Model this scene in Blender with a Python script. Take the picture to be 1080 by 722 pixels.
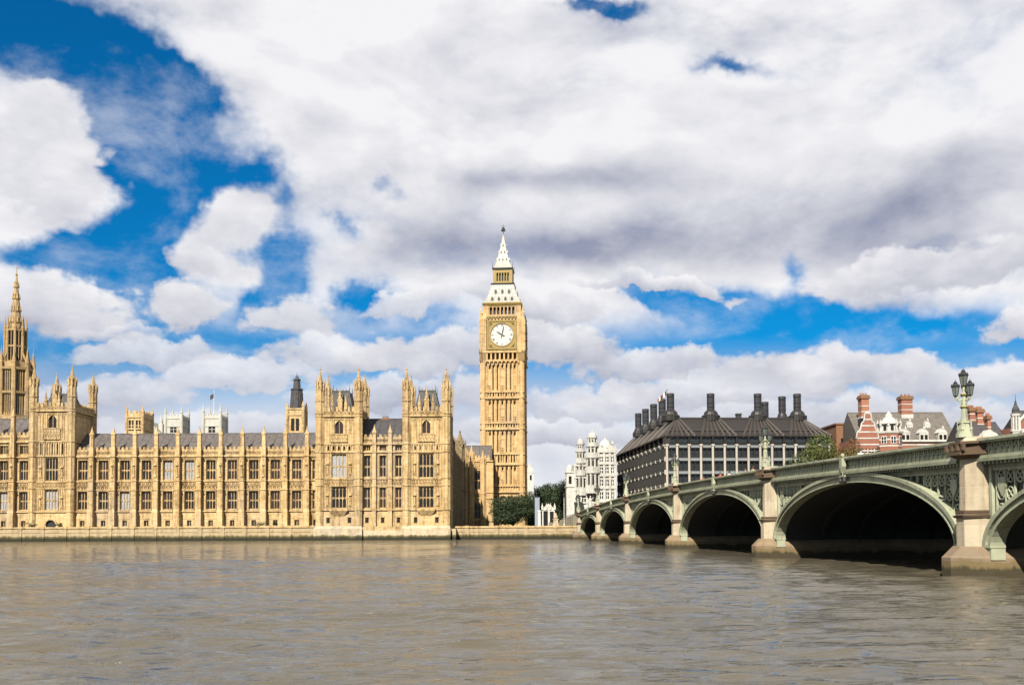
import bpy, bmesh, math, random
import numpy as np
from mathutils import Matrix, Vector
R = math.radians
PI = math.pi
random.seed(7)
SC = bpy.context.scene
COL = SC.collection
for _o in list(bpy.data.objects):
    bpy.data.objects.remove(_o)

# ------------------------------------------------------------------ camera
CAM_H, PITCH, ROLL, SHIFT, F = 3.04, R(2.5), R(-0.25), 0.1358, 1080.0
cam = bpy.data.cameras.new('camera')
cam_o = bpy.data.objects.new('camera', cam)
COL.objects.link(cam_o)
cam.lens = 36.0; cam.sensor_width = 36.0; cam.sensor_fit = 'HORIZONTAL'
cam.shift_y = SHIFT
cam.clip_start = 0.3; cam.clip_end = 12000
CAM_R = Matrix.Rotation(PI/2 + PITCH, 3, 'X') @ Matrix.Rotation(ROLL, 3, 'Z')
cam_o.matrix_world = Matrix.Translation((0, 0, CAM_H)) @ CAM_R.to_4x4()
SC.camera = cam_o

def P(px, py, Y):
    """world x, z of the measured photo point (px, py) at distance Y"""
    d = CAM_R @ Vector(((px-540)/F, (361-py)/F + SHIFT, -1))
    k = Y/d.y
    return d.x*k, CAM_H + d.z*k
def PX(px, Y, py=545): return P(px, py, Y)[0]
def PZ(py, Y, px=540): return P(px, py, Y)[1]

# ------------------------------------------------------------------ render look
SC.view_settings.view_transform = 'Standard'
SC.view_settings.look = 'None'
SC.view_settings.gamma = 1.0
SC.view_settings.use_curve_mapping = False
SC.view_settings.exposure = 1.2
SC.render.engine = 'CYCLES'
SC.cycles.use_denoising = True; SC.cycles.denoising_input_passes = 'RGB_ALBEDO_NORMAL'; SC.cycles.denoising_prefilter = 'ACCURATE'
SC.cycles.max_bounces = 6
SC.cycles.diffuse_bounces = 3
SC.cycles.glossy_bounces = 3
SC.cycles.transmission_bounces = 3
SC.cycles.sample_clamp_direct = 3.0; SC.cycles.sample_clamp_indirect = 4.0
SC.cycles.caustics_reflective = False
SC.cycles.caustics_refractive = False

# ------------------------------------------------------------------ node helper
class NT:
    def __init__(s, tree): s.t = tree; s.n = tree.nodes; s.l = tree.links
    def node(s, typ, **kw):
        nd = s.n.new(typ)
        for k, v in kw.items(): setattr(nd, k, v)
        return nd
    def set(s, nd, key, val):
        sock = nd.inputs[key]
        if isinstance(val, bpy.types.NodeSocket): s.l.new(val, sock)
        else: sock.default_value = val
    def math(s, op, a, b=None, c=None, clamp=False):
        nd = s.node('ShaderNodeMath', operation=op); nd.use_clamp = clamp
        s.set(nd, 0, a)
        if b is not None: s.set(nd, 1, b)
        if c is not None: s.set(nd, 2, c)
        return nd.outputs[0]
    def vmath(s, op, a, b=None):
        nd = s.node('ShaderNodeVectorMath', operation=op)
        s.set(nd, 0, a)
        if b is not None: s.set(nd, 1, b)
        return nd.outputs['Value'] if op in ('DOT_PRODUCT', 'LENGTH') else nd.outputs['Vector']
    def noise(s, vec, scale, detail=4, rough=.55, dist=0, col=False):
        nd = s.node('ShaderNodeTexNoise')
        if vec is not None: s.set(nd, 'Vector', vec)
        s.set(nd, 'Scale', scale); s.set(nd, 'Detail', detail); s.set(nd, 'Roughness', rough); s.set(nd, 'Distortion', dist)
        return nd.outputs['Color'] if col else nd.outputs[0]
    def ramp(s, fac, lo, hi, a=0., b=1., smooth=True):
        nd = s.node('ShaderNodeMapRange', interpolation_type='SMOOTHSTEP' if smooth else 'LINEAR')
        s.set(nd, 0, fac); s.set(nd, 1, lo); s.set(nd, 2, hi); s.set(nd, 3, a); s.set(nd, 4, b)
        return nd.outputs[0]
    def mix(s, fac, a, b, blend='MIX'):
        nd = s.node('ShaderNodeMix', data_type='RGBA', blend_type=blend)
        s.set(nd, 0, fac)
        for k, v in ((6, a), (7, b)):
            if not isinstance(v, bpy.types.NodeSocket) and len(v) == 3: v = (*v, 1)
            s.set(nd, k, v)
        return nd.outputs[2]
    def sep(s, v):
        nd = s.node('ShaderNodeSeparateXYZ'); s.set(nd, 0, v); return nd.outputs
    def comb(s, x, y, z):
        nd = s.node('ShaderNodeCombineXYZ'); s.set(nd, 0, x); s.set(nd, 1, y); s.set(nd, 2, z); return nd.outputs[0]

# ------------------------------------------------------------------ sun and sky with clouds
SUN_AZ, SUN_EL = R(17), R(38)         # sun behind the viewer, to the left
sun_dir = Vector((-math.sin(SUN_AZ)*math.cos(SUN_EL), -math.cos(SUN_AZ)*math.cos(SUN_EL), math.sin(SUN_EL)))
sl = bpy.data.lights.new('sun', 'SUN'); sl.energy = 5.0; sl.angle = R(0.5); sl.color = (1, .93, .80)
so = bpy.data.objects.new('sun', sl); COL.objects.link(so)
so.rotation_euler = sun_dir.to_track_quat('Z', 'Y').to_euler()

W = bpy.data.worlds.new('World'); W.cycles.sampling_method = 'MANUAL'; W.cycles.sample_map_resolution = 512; SC.world = W; W.use_nodes = True
W.node_tree.nodes.clear()
n = NT(W.node_tree)
out = n.node('ShaderNodeOutputWorld'); bg = n.node('ShaderNodeBackground')
n.l.new(bg.outputs[0], out.inputs[0])
sky = n.node('ShaderNodeTexSky', sky_type='NISHITA'); sky.sun_disc = False
sky.sun_elevation = SUN_EL; sky.sun_rotation = PI + SUN_AZ
sky.air_density = 1.0; sky.dust_density = 0.3; sky.ozone_density = 2.5
SKY_STRENGTH = 0.1
bg.inputs['Strength'].default_value = SKY_STRENGTH
gen = n.node('ShaderNodeTexCoord').outputs['Generated']

# cloud masses, listed in degrees of bearing/height: measured as (px, py, sx, sy, rot, weight)
GAPS = [(10,30,60,30,20,-.9),(85,50,60,36,35,-.95),(150,85,55,34,35,-.9),(212,92,48,16,28,-.75),(145,140,42,55,0,-.9),(185,200,48,52,20,-.85),
        (120,262,62,32,0,-.8),(35,252,60,14,0,-.55),(140,305,34,30,30,-.75),(300,288,22,24,0,-.75),(262,322,17,22,0,-.65),(262,268,40,12,-10,-.3),
        (388,314,26,12,0,-.7),(258,176,22,26,20,-.5),(292,215,14,20,0,-.4),(400,205,12,8,0,-.3),(358,245,12,8,0,-.3),
        (640,2,24,10,0,-.75),(768,67,34,8,8,-.5),(765,335,62,20,8,-.85),(842,345,62,22,-4,-.85),(965,333,80,12,0,-.55),(838,304,14,20,0,-.45),
        (1062,364,34,8,0,-.55),(662,312,24,8,25,-.45),(690,330,30,10,30,-.5),(110,358,50,7,-5,-.42),(450,335,50,7,0,-.25),(610,0,20,5,0,-.2)]
PUFFS = [(48,160,58,60,0,.75),(118,205,30,16,20,.35),(148,190,8,10,0,.5),(225,250,36,24,-25,.55),(262,225,26,16,0,.4),(190,272,26,14,20,.45),(240,285,30,10,0,.4),
         (196,322,36,24,0,.6),(50,318,70,34,15,.5),(308,325,34,24,0,.5),(250,110,100,18,28,.35),(160,295,14,8,25,.4),(720,302,80,18,0,.4),(960,300,120,26,-10,.4),(850,375,120,18,0,.4)]
GREY = [(600,190,120,14,2,.55),(780,266,270,26,0,.55),(1010,190,130,44,-6,.42),(560,262,90,18,0,.45),(860,232,180,26,-6,.42),(820,105,90,12,6,.22),(700,30,120,14,5,.15),
        (70,228,80,16,5,.42),(225,285,50,10,0,.35),(430,265,60,30,-10,.35),(640,330,70,10,15,.3),(600,386,80,8,0,.35),(560,440,130,36,0,.35),
        (200,342,50,10,0,.35),(70,350,80,14,0,.35),(330,205,50,14,0,.2),(900,322,110,10,-4,.45),(1060,415,90,20,0,.35),(690,318,60,8,0,.3),(900,420,160,22,0,.3),
        (150,430,120,20,0,.3),(380,400,120,14,0,.25),(1060,352,50,8,0,.3),(250,200,40,10,20,.25)]
xyz = n.sep(gen)
yy = n.math('MAXIMUM', xyz[1], .12)
a_ = n.math('DIVIDE', xyz[0], yy); b_ = n.math('DIVIDE', xyz[2], yy)
ab = n.comb(a_, b_, 0.0)
def wob(scale, det, amp): return n.vmath('MULTIPLY', n.vmath('SUBTRACT', n.noise(gen, scale, det, .6, 0, True), (.5, .5, .5)), amp)
w1 = wob(7, 5, (.13, .10, 0)); w2 = wob(26, 4, (.035, .03, 0)); w3 = wob(13, 5, (.075, .055, 0))
abw = n.vmath('ADD', n.vmath('ADD', ab, w1), w2); abm = n.vmath('ADD', n.vmath('ADD', ab, w3), w2)
def bearing(px, py):
    d = CAM_R @ Vector(((px-540)/F, (361-py)/F + SHIFT, -1)); return d.x/d.y, d.z/d.y
def axes(src, px, py, sx, sy, rot):
    v = n.vmath('SUBTRACT', src, (*bearing(px, py), 0)); c, s = math.cos(R(-rot)), math.sin(R(-rot))
    return n.vmath('DOT_PRODUCT', v, (c*F/sx, s*F/sx, 0)), n.vmath('DOT_PRODUCT', v, (-s*F/sy, c*F/sy, 0))
def gsum(src, lst):
    acc = None
    for px, py, sx, sy, rot, w in lst:
        u, t = axes(src, px, py, sx, sy, rot)
        e = n.math('EXPONENT', n.math('MULTIPLY', n.math('MULTIPLY_ADD', u, u, n.math('MULTIPLY', t, t)), -.7))
        acc = n.math('MULTIPLY', e, w) if acc is None else n.math('MULTIPLY_ADD', e, w, acc)
    return acc
stretch = n.vmath('MULTIPLY', gen, (1, 1, 1.9))
def fbm(vec): return n.math('SUBTRACT', n.noise(vec, 5.0, 8, .54, .2), .5)
fb0 = fbm(stretch); fb1 = fbm(n.vmath('ADD', stretch, (-.012, 0, .045)))
fine = n.math('SUBTRACT', n.noise(stretch, 20, 6, .6), .5)
bil = None
for sc_, w_ in ((10, .5), (22, .3), (48, .2)):
    q = n.math('MULTIPLY', n.math('ABSOLUTE', n.math('SUBTRACT', n.noise(stretch, sc_, 2, .5), .5)), w_*4)
    bil = q if bil is None else n.math('ADD', bil, q)
bil = n.math('SUBTRACT', bil, .36)                                            # rounded cauliflower lumps, about +-.4
sky_e = 1/(SKY_STRENGTH*2**SC.view_settings.exposure)                          # cloud radiance in sky units
WHITE = tuple(c*sky_e for c in (.91, .905, .93)); SHADE = tuple(c*sky_e for c in (.31, .335, .45)); VEIL = tuple(c*sky_e for c in (.56, .565, .66))
col = n.mix(1.0, sky.outputs[0], (.008, .255, .425), 'MULTIPLY')
# the high sheet
field = gsum(abw, [q for q in GAPS if q[1] < 350] + [q for q in PUFFS if q[1] < 290])
dens = n.math('ADD', n.math('MULTIPLY_ADD', fb0, .85, .44), n.math('MULTIPLY_ADD', fine, .30, field))
dens = n.math('ADD', n.math('MULTIPLY_ADD', bil, .12, dens), n.ramp(xyz[2], .50, .75, 0., .35))
alpha = n.math('MULTIPLY', n.ramp(dens, -.10, .46), n.ramp(xyz[1], -.55, -.1, .60, 1.))     # thinner behind the viewer, where the sun stands
bw = n.math('ADD', b_, n.math('MULTIPLY', fb0, .10))
alpha = n.math('MULTIPLY', alpha, n.ramp(bw, .165, .235, 0., 1.))
tops = n.math('MULTIPLY', n.math('SUBTRACT', fb0, fb1), 1.9)
grey = gsum(n.vmath('ADD', ab, n.vmath('MULTIPLY', w1, (.8, .5, 0))), [q for q in GREY if q[1] < 325])
shade = n.math('SUBTRACT', n.math('ADD', grey, n.math('MULTIPLY', fine, -.14)), tops)
shade = n.math('ADD', n.math('MULTIPLY_ADD', bil, -.12, shade), n.ramp(n.noise(stretch, 2.6, 3, .5), .38, .72, .0, .17), clamp=True)
col = n.mix(alpha, col, n.mix(shade, WHITE, SHADE))
wisp = n.math('MULTIPLY', n.ramp(n.noise(n.vmath('MULTIPLY', gen, (1, 1, 1.6)), 8, 7, .60, .15), .50, .74), .40)
col = n.mix(wisp, col, WHITE)                                                   # torn wisps in the gaps
# thin milky veil towards the horizon
veil = n.math('MULTIPLY', n.ramp(n.math('MULTIPLY_ADD', fb0, .10, b_), .09, .185, 1., 0.), .95)
col = n.mix(veil, col, n.mix(n.ramp(fb0, -.15, .2), VEIL, WHITE))
# single cumulus clouds, far to near: (px, py, half width, half height, tilt, greyness, opacity)
CUMULI = [(560,455,150,22,0,.7,.7),(250,455,200,22,0,.45,.7),(900,440,220,30,0,.45,.85),(90,415,140,26,0,.5,.8),(430,415,150,28,-4,.5,.85),(640,425,130,24,4,.6,.8),
          (250,395,120,24,0,.45,.85),(760,412,170,26,-3,.5,.9),(1010,400,150,30,4,.45,.95),(870,392,150,27,0,.45,1.),(690,388,100,22,0,.45,.95),(360,372,100,28,0,.45,.9),(150,372,95,20,0,.5,.85),
          (470,372,110,30,0,.5,.95),(590,358,84,38,14,.5,1.),(560,318,110,26,6,.5,.95),(430,322,60,16,-8,.35,.8),(708,302,96,12,6,.55,.95),(1072,345,45,26,-10,.4,1.),
          (985,284,140,34,-9,.5,1.),(310,332,52,34,0,.45,.95),(200,326,54,32,0,.42,1.),(55,330,96,44,10,.42,1.),(238,250,58,24,-18,.3,.66),(215,278,52,20,10,.35,.62),(122,352,60,10,0,.4,.5),(40,170,92,92,0,.38,1.)]
for px, py, sx, sy, rot, g_, op in CUMULI:
    u, t = axes(abm, px, py, sx, sy, rot)
    tb = n.math('MULTIPLY', t, n.ramp(t, -.2, .2, 1.35, 1.0))                      # flatter base
    d = n.math('SUBTRACT', 1.0, n.math('MULTIPLY_ADD', u, u, n.math('MULTIPLY', tb, tb)))
    d = n.math('MULTIPLY_ADD', bil, 1.1, n.math('MULTIPLY_ADD', fb0, .9, d))
    al = n.math('MULTIPLY', n.ramp(d, -.08, .48), op)
    sh = n.math('MULTIPLY_ADD', t, -.75*g_, n.math('MULTIPLY_ADD', bil, -.30, g_*.78))
    sh = n.math('MULTIPLY_ADD', n.math('SUBTRACT', fb0, fb1), -1.3, n.math('MULTIPLY_ADD', fine, -.2, sh), clamp=True)
    al = n.math('MULTIPLY', al, n.ramp(xyz[1], 0., .2))
    col = n.mix(al, col, n.mix(sh, WHITE, SHADE))
n.set(bg, 'Color', col)

# ------------------------------------------------------------------ mesh helpers
OFF = {}                              # things whose parts are written in world coordinates
class MB:
    """collects faces; build() links them as one mesh object"""
    def __init__(s): s.v = []; s.f = []; s.mi = []; s.cur = 0; s.T = None
    def add(s, pts):
        b = len(s.v)
        if s.T is not None: pts = [s.T @ Vector(p) for p in pts]
        s.v.extend((float(p[0]), float(p[1]), float(p[2])) for p in pts); return b
    def face(s, pts):
        b = s.add(pts); s.f.append(tuple(range(b, b+len(pts)))); s.mi.append(s.cur)
    def mesh(s, pts, faces):
        b = s.add(pts)
        for f in faces: s.f.append(tuple(b+i for i in f)); s.mi.append(s.cur)
    def box(s, x0, x1, y0, y1, z0, z1):
        s.mesh([(x0,y0,z0),(x1,y0,z0),(x1,y1,z0),(x0,y1,z0),(x0,y0,z1),(x1,y0,z1),(x1,y1,z1),(x0,y1,z1)],
               [(0,3,2,1),(4,5,6,7),(0,1,5,4),(1,2,6,5),(2,3,7,6),(3,0,4,7)])
    def hexa(s, p): s.mesh(p, [(0,3,2,1),(4,5,6,7),(0,1,5,4),(1,2,6,5),(2,3,7,6),(3,0,4,7)])
    def frus(s, cx, cy, z0, z1, r0, r1, n=8, rot=None, sy=1.0):
        """n-gon frustum; r = half width across flats"""
        if rot is None: rot = PI/n
        k = 1/math.cos(PI/n) if n <= 12 else 1
        pts = []
        for z, r in ((z0, r0), (z1, r1)):
            for i in range(n):
                a = rot + 2*PI*i/n
                pts.append((cx+r*k*math.cos(a), cy+sy*r*k*math.sin(a), z))
        fs = [(i, (i+1) % n, n+(i+1) % n, n+i) for i in range(n)] + [tuple(range(n-1, -1, -1)), tuple(range(n, 2*n))]
        s.mesh(pts, fs)
    def lathe(s, cx, cy, prof, n=12):
        pts = []; fs = []
        for r, z in prof:
            for i in range(n):
                a = 2*PI*i/n; pts.append((cx+r*math.cos(a), cy+r*math.sin(a), z))
        for j in range(len(prof)-1):
            for i in range(n): fs.append((j*n+i, j*n+(i+1) % n, (j+1)*n+(i+1) % n, (j+1)*n+i))
        fs.append(tuple(range(n-1, -1, -1))); m = (len(prof)-1)*n; fs.append(tuple(range(m, m+n)))
        s.mesh(pts, fs)
    def tube(s, p, q, r0, r1=None, n=6):
        r1 = r0 if r1 is None else r1
        p, q = Vector(p), Vector(q); d = (q-p).normalized()
        u = d.cross(Vector((0,0,1)) if abs(d.z) < .9 else Vector((1,0,0))).normalized(); w = d.cross(u)
        pts = []
        for c, r in ((p, r0), (q, r1)):
            for i in range(n):
                a = 2*PI*i/n; pts.append(c + u*(r*math.cos(a)) + w*(r*math.sin(a)))
        s.mesh(pts, [(i, (i+1) % n, n+(i+1) % n, n+i) for i in range(n)] + [tuple(range(n-1, -1, -1)), tuple(range(n, 2*n))])
    def ball(s, c, r, n=8, m=5, sz=1.0):
        s.lathe(c[0], c[1], [(max(.002, r*math.sin(PI*i/m)), c[2]-r*sz*math.cos(PI*i/m)) for i in range(m+1)], n)
    def prism_y(s, poly, y0, y1):
        """polygon in x,z extruded along y"""
        k = len(poly)
        pts = [(x, y0, z) for x, z in poly] + [(x, y1, z) for x, z in poly]
        s.mesh(pts, [tuple(range(k)), tuple(range(2*k-1, k-1, -1))] + [(i, k+i, k+(i+1) % k, (i+1) % k) for i in range(k)])
    def prism_z(s, poly, z0, z1, poly1=None):
        k = len(poly); poly1 = poly1 or poly
        pts = [(x, y, z0) for x, y in poly] + [(x, y, z1) for x, y in poly1]
        s.mesh(pts, [tuple(range(k-1, -1, -1)), tuple(range(k, 2*k))] + [(i, (i+1) % k, k+(i+1) % k, k+i) for i in range(k)])
    def wall(s, x0, x1, z0, z1, y, holes, depth=.55):
        """front skin at y (facing -y) with real openings and their reveals"""
        hs = [(max(a, x0), min(b, x1), max(c, z0), min(d, z1)) for a, b, c, d in holes if b > x0 and a < x1 and d > z0 and c < z1]
        xs = sorted({x0, x1, *[h[0] for h in hs], *[h[1] for h in hs]}); zs = sorted({z0, z1, *[h[2] for h in hs], *[h[3] for h in hs]})
        for i in range(len(xs)-1):
            for j in range(len(zs)-1):
                cx, cz = (xs[i]+xs[i+1])/2, (zs[j]+zs[j+1])/2
                if any(a < cx < b and c < cz < d for a, b, c, d in hs): continue
                s.face([(xs[i],y,zs[j]),(xs[i+1],y,zs[j]),(xs[i+1],y,zs[j+1]),(xs[i],y,zs[j+1])])
        for a, b, c, d in hs:
            e = y+depth
            s.face([(a,y,c),(b,y,c),(b,e,c),(a,e,c)]); s.face([(a,y,d),(a,e,d),(b,e,d),(b,y,d)])
            s.face([(a,y,c),(a,e,c),(a,e,d),(a,y,d)]); s.face([(b,y,c),(b,y,d),(b,e,d),(b,e,c)])
    def data(s, name, mats, smooth=False, off=(0,0,0)):
        me = bpy.data.meshes.new(name)
        v = [(a-off[0], b-off[1], c-off[2]) for a, b, c in s.v]
        me.from_pydata(v, [], s.f)
        for m in (mats if isinstance(mats, (list, tuple)) else [mats]): me.materials.append(m)
        if any(s.mi): me.polygons.foreach_set('material_index', s.mi)
        if smooth: me.polygons.foreach_set('use_smooth', [True]*len(s.f))
        me.update(); return me
    def build(s, name, mats, parent=None, off=None, smooth=False, label=None):
        if off is None: off = OFF.get(parent, (0, 0, 0))
        o = bpy.data.objects.new(name, s.data(name, mats, smooth, off)); COL.objects.link(o)
        if parent is not None:
            o.parent = parent
            if parent in OFF: OFF[o] = OFF[parent]
        if label: o['label'] = label
        return o

def thing(name, label, cat, loc=(0,0,0), rz=0, group=None, world=False):
    """an Empty at the thing's base; world=True: its parts are given in world coordinates"""
    o = bpy.data.objects.new(name, None); COL.objects.link(o)
    o.location = loc; o.rotation_euler = (0, 0, rz); o.empty_display_size = .5
    o['label'] = label; o['category'] = cat
    if group: o['group'] = group
    if world: OFF[o] = loc
    return o
def tag(o, label, cat, group=None):
    o['label'] = label; o['category'] = cat
    if group: o['group'] = group
    return o
def struct(o, kind='structure'): o['kind'] = kind; return o
def ontop(mb, name, mat, loc, smooth=False):
    """top-level single mesh whose origin is at its base"""
    o = mb.build(name, mat, None, loc, smooth); o.location = loc; return o
def copy_tree(o, parent=None):
    c = o.copy(); COL.objects.link(c)
    if parent is not None: c.parent = parent
    for ch in list(o.children): copy_tree(ch, c)
    return c

# ------------------------------------------------------------------ materials
def mat(name):
    m = bpy.data.materials.new(name); m.use_nodes = True
    k = NT(m.node_tree); b = k.n['Principled BSDF']
    return m, k, b
ALB = .74                            # the exposure is set for deep shade: base colours scale down with it
def dim(c): return tuple(x*ALB for x in c)
def plain(name, col, rough=.6, metal=0., var=.15, scale=3., bump=0., spec=.4):
    m, k, b = mat(name)
    col = dim(col)
    co = k.node('ShaderNodeTexCoord').outputs['Object']
    f = k.noise(co, scale, 5, .6)
    lo = tuple(c*(1-var) for c in col); hi = tuple(min(1, c*(1+var)) for c in col)
    k.set(b, 'Base Color', k.mix(f, lo, hi)); k.set(b, 'Roughness', rough); k.set(b, 'Metallic', metal); k.set(b, 'Specular IOR Level', spec)
    if bump:
        bp = k.node('ShaderNodeBump'); k.set(bp, 'Strength', .6); k.set(bp, 'Distance', bump); k.set(bp, 'Height', k.noise(co, scale*6, 5, .6))
        k.set(b, 'Normal', bp.outputs[0])
    return m
def stone(name, c1, c2, dirt, course=.45, block=1.1, dirt_amt=.5, bump=.03, rough=.85):
    """ashlar: block-to-block tone, rain streaks, soot patches, fine relief"""
    c1, c2, dirt = dim(c1), dim(c2), dim(dirt)
    m, k, b = mat(name)
    co = k.node('ShaderNodeNewGeometry').outputs['Position']
    s = k.sep(co)
    row = k.math('FLOOR', k.math('DIVIDE', s[2], course))
    hx = k.math('FLOOR', k.math('DIVIDE', k.math('ADD', k.math('ADD', s[0], k.math('MULTIPLY', s[1], .83)), k.math('MULTIPLY', row, .37)), block))
    wn = k.node('ShaderNodeTexWhiteNoise', noise_dimensions='2D'); k.set(wn, 'Vector', k.comb(hx, row, 0))
    big = k.ramp(k.noise(co, .16, 5, .65), .3, .7)
    f = k.math('ADD', k.math('MULTIPLY', wn.outputs[0], .5), k.math('MULTIPLY', big, .5))
    base = k.mix(f, c1, c2)
    st = k.noise(k.vmath('MULTIPLY', co, (1.3, 1.3, .10)), 1.0, 6, .65)
    pt = k.noise(co, .9, 6, .7)
    d = k.math('MULTIPLY', k.ramp(k.math('ADD', k.math('MULTIPLY', st, .6), k.math('MULTIPLY', pt, .4)), .45, .66), dirt_amt)
    lum = tuple((c*.5+.5*(.3*c1[0]+.5*c1[1]+.2*c1[2]))*.62 for c in c1)
    base = k.mix(k.math('MULTIPLY', k.ramp(k.noise(k.vmath('MULTIPLY', co, (1, 1, .5)), .07, 5, .7), .48, .66), .5), base, lum)      # greyer weathered stretches
    base = k.mix(d, base, dirt)
    k.set(b, 'Base Color', base); k.set(b, 'Roughness', rough); k.set(b, 'Specular IOR Level', .25)
    fr = k.math('FRACT', k.math('DIVIDE', s[2], course))
    joint = k.ramp(k.math('ABSOLUTE', k.math('SUBTRACT', fr, .5)), .44, .5, 1, 0)
    h = k.math('ADD', k.math('MULTIPLY', k.noise(co, 4, 6, .65), 1.0), k.math('MULTIPLY', joint, .3))
    bp = k.node('ShaderNodeBump'); k.set(bp, 'Strength', .8); k.set(bp, 'Distance', bump); k.set(bp, 'Height', h)
    k.set(b, 'Normal', bp.outputs[0])
    return m
M = {}
M['stone'] = stone('honey_limestone', (.61,.45,.24), (.42,.28,.12), (.145,.082,.034), dirt_amt=.85, bump=.10)
M['stone_trim'] = stone('carved_limestone', (.61,.45,.24), (.31,.20,.085), (.10,.055,.022), course=.3, block=.35, dirt_amt=.75, bump=.14)
M['stone_tower'] = stone('tower_limestone', (.60,.42,.21), (.42,.265,.112), (.17,.092,.034), dirt_amt=.62, bump=.09)
M['stone_grey'] = stone('grey_limestone', (.30,.225,.125), (.20,.145,.08), (.07,.05,.03), dirt_amt=.65, bump=.07)  # darker, greyer limestone for the rear and north ranges
M['stone_white'] = stone('portland_stone', (.55,.535,.49), (.43,.415,.38), (.18,.17,.15), dirt_amt=.5)
M['stone_abbey'] = stone('abbey_stone', (.48,.465,.42), (.37,.36,.32), (.22,.21,.19), dirt_amt=.5)
M['granite'] = stone('bridge_granite', (.51,.44,.32), (.42,.35,.245), (.17,.115,.065), course=.75, block=1.6, dirt_amt=.55, bump=.02)
M['brown_stone'] = stone('brown_coping', (.13,.088,.055), (.085,.056,.034), (.05,.033,.02), course=.5, block=1.2, dirt_amt=.6, bump=.03)

def tide_wall(name, c1, c2, zt, dark=(.018,.017,.009), moss=(.075,.062,.026)):
    """river masonry with weed and the dark tide mark at the foot"""
    m = stone(name, c1, c2, (.16,.11,.06), course=.42, block=1.3, dirt_amt=.6, bump=.04)
    k = NT(m.node_tree); b = k.n['Principled BSDF']
    src = b.inputs['Base Color'].links[0].from_socket
    co = k.node('ShaderNodeNewGeometry').outputs['Position']
    z = k.math('ADD', k.sep(co)[2], k.math('MULTIPLY', k.math('SUBTRACT', k.noise(k.vmath('MULTIPLY', co, (1,1,.25)), 1.1, 6, .65), .5), 1.3))
    c = k.mix(k.ramp(z, zt, zt+.35), moss, src)
    c = k.mix(k.ramp(z, zt*.55, zt*.95), dark, c)
    k.set(b, 'Base Color', c)
    return m
M['stone_brown'] = stone('brown_limestone', (.43,.305,.155), (.29,.19,.085), (.09,.055,.027), dirt_amt=.6, bump=.08)
M['river_wall'] = tide_wall('river_wall_stone', (.43,.34,.21), (.34,.255,.145), 1.0)
M['plinth'] = tide_wall('pier_plinth_stone', (.27,.20,.125), (.17,.12,.075), .75, dark=(.035,.028,.015), moss=(.115,.085,.04))
M['plinth_pale'] = tide_wall('pale_river_plinth', (.50,.42,.29), (.43,.35,.23), .95)

def slate(name, c1, c2, row=.35, rough=.65):
    c1, c2 = dim(c1), dim(c2)
    m, k, b = mat(name)
    co = k.node('ShaderNodeNewGeometry').outputs['Position']; s = k.sep(co)
    r = k.math('FLOOR', k.math('DIVIDE', s[2], row)); c = k.math('FLOOR', k.math('DIVIDE', k.math('ADD', k.math('ADD', s[0], k.math('MULTIPLY', s[1], .9)), k.math('MULTIPLY', r, .41)), .6))
    wn = k.node('ShaderNodeTexWhiteNoise', noise_dimensions='2D'); k.set(wn, 'Vector', k.comb(c, r, 0))
    f = k.math('ADD', k.math('MULTIPLY', wn.outputs[0], .6), k.math('MULTIPLY', k.noise(k.vmath('MULTIPLY', co, (1,1,.2)), .6, 5, .6), .5))
    k.set(b, 'Base Color', k.mix(f, c1, c2)); k.set(b, 'Roughness', rough); k.set(b, 'Specular IOR Level', .15)
    bp = k.node('ShaderNodeBump'); k.set(bp, 'Strength', .5); k.set(bp, 'Distance', .05); k.set(bp, 'Height', k.math('FRACT', k.math('DIVIDE', s[2], row)))
    k.set(b, 'Normal', bp.outputs[0]); return m
M['slate'] = slate('blue_grey_slate', (.140,.122,.112), (.075,.065,.062))
M['slate_dark'] = slate('dark_slate', (.085,.08,.082), (.045,.043,.046))
M['slate_brown'] = slate('grey_brown_tiles', (.165,.148,.128), (.095,.085,.075))
M['iron_roof'] = slate('iron_roof_plates', (.095,.092,.085), (.05,.05,.048), row=.8)
M['roof_white'] = plain('pale_cast_iron_roof', (.295,.287,.25), .5, var=.32, scale=.9)
M['gold'] = plain('gilt', (.215,.150,.042), .45, .3, .4, 1.2, .03)
M['iron_dark'] = plain('dark_iron', (.035,.035,.038), .5, .3)
M['black'] = plain('black_paint', (.012,.012,.014), .45)
M['dial'] = plain('opal_glass', (.54,.52,.46), .35, var=.06)
M['dial_grey'] = plain('dial_marks', (.07,.07,.08), .5)
M['bronze'] = plain('dark_bronze', (.028,.024,.022), .5, .25, .3, .5, .02)
M['bronze_rib'] = plain('bronze_rib', (.064,.054,.047), .5, .2, .2, .6)
M['bronze_dark'] = plain('blackened_bronze', (.020,.018,.017), .5, .2, .3, .5)
M['pilaster'] = stone('buff_pilaster_stone', (.44,.40,.34), (.37,.33,.28), (.2,.15,.12), course=.9, block=3, dirt_amt=.3)
M['shelf'] = plain('pale_light_shelf', (.185,.20,.205), .45, var=.15, scale=1.)
def glass(name, c, rough=.12, spec=.5):
    m, k, b = mat(name)
    co = k.node('ShaderNodeNewGeometry').outputs['Position']
    k.set(b, 'Base Color', k.mix(k.noise(co, 1.6, 3, .6), tuple(x*.5 for x in c), tuple(x*1.5 for x in c)))
    k.set(b, 'Roughness', rough); k.set(b, 'Specular IOR Level', spec)
    bp = k.node('ShaderNodeBump'); k.set(bp, 'Strength', .25); k.set(bp, 'Distance', .05); k.set(bp, 'Height', k.noise(co, 2.5, 2, .5)); k.set(b, 'Normal', bp.outputs[0])
    return m
M['pane'] = glass('dark_window_glass', (.013,.011,.010), .15, .3)
M['pane_red'] = glass('curtained_glass', (.026,.014,.010))
M['pane_pale'] = glass('blind_drawn_glass', (.20,.20,.20), .4)
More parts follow.
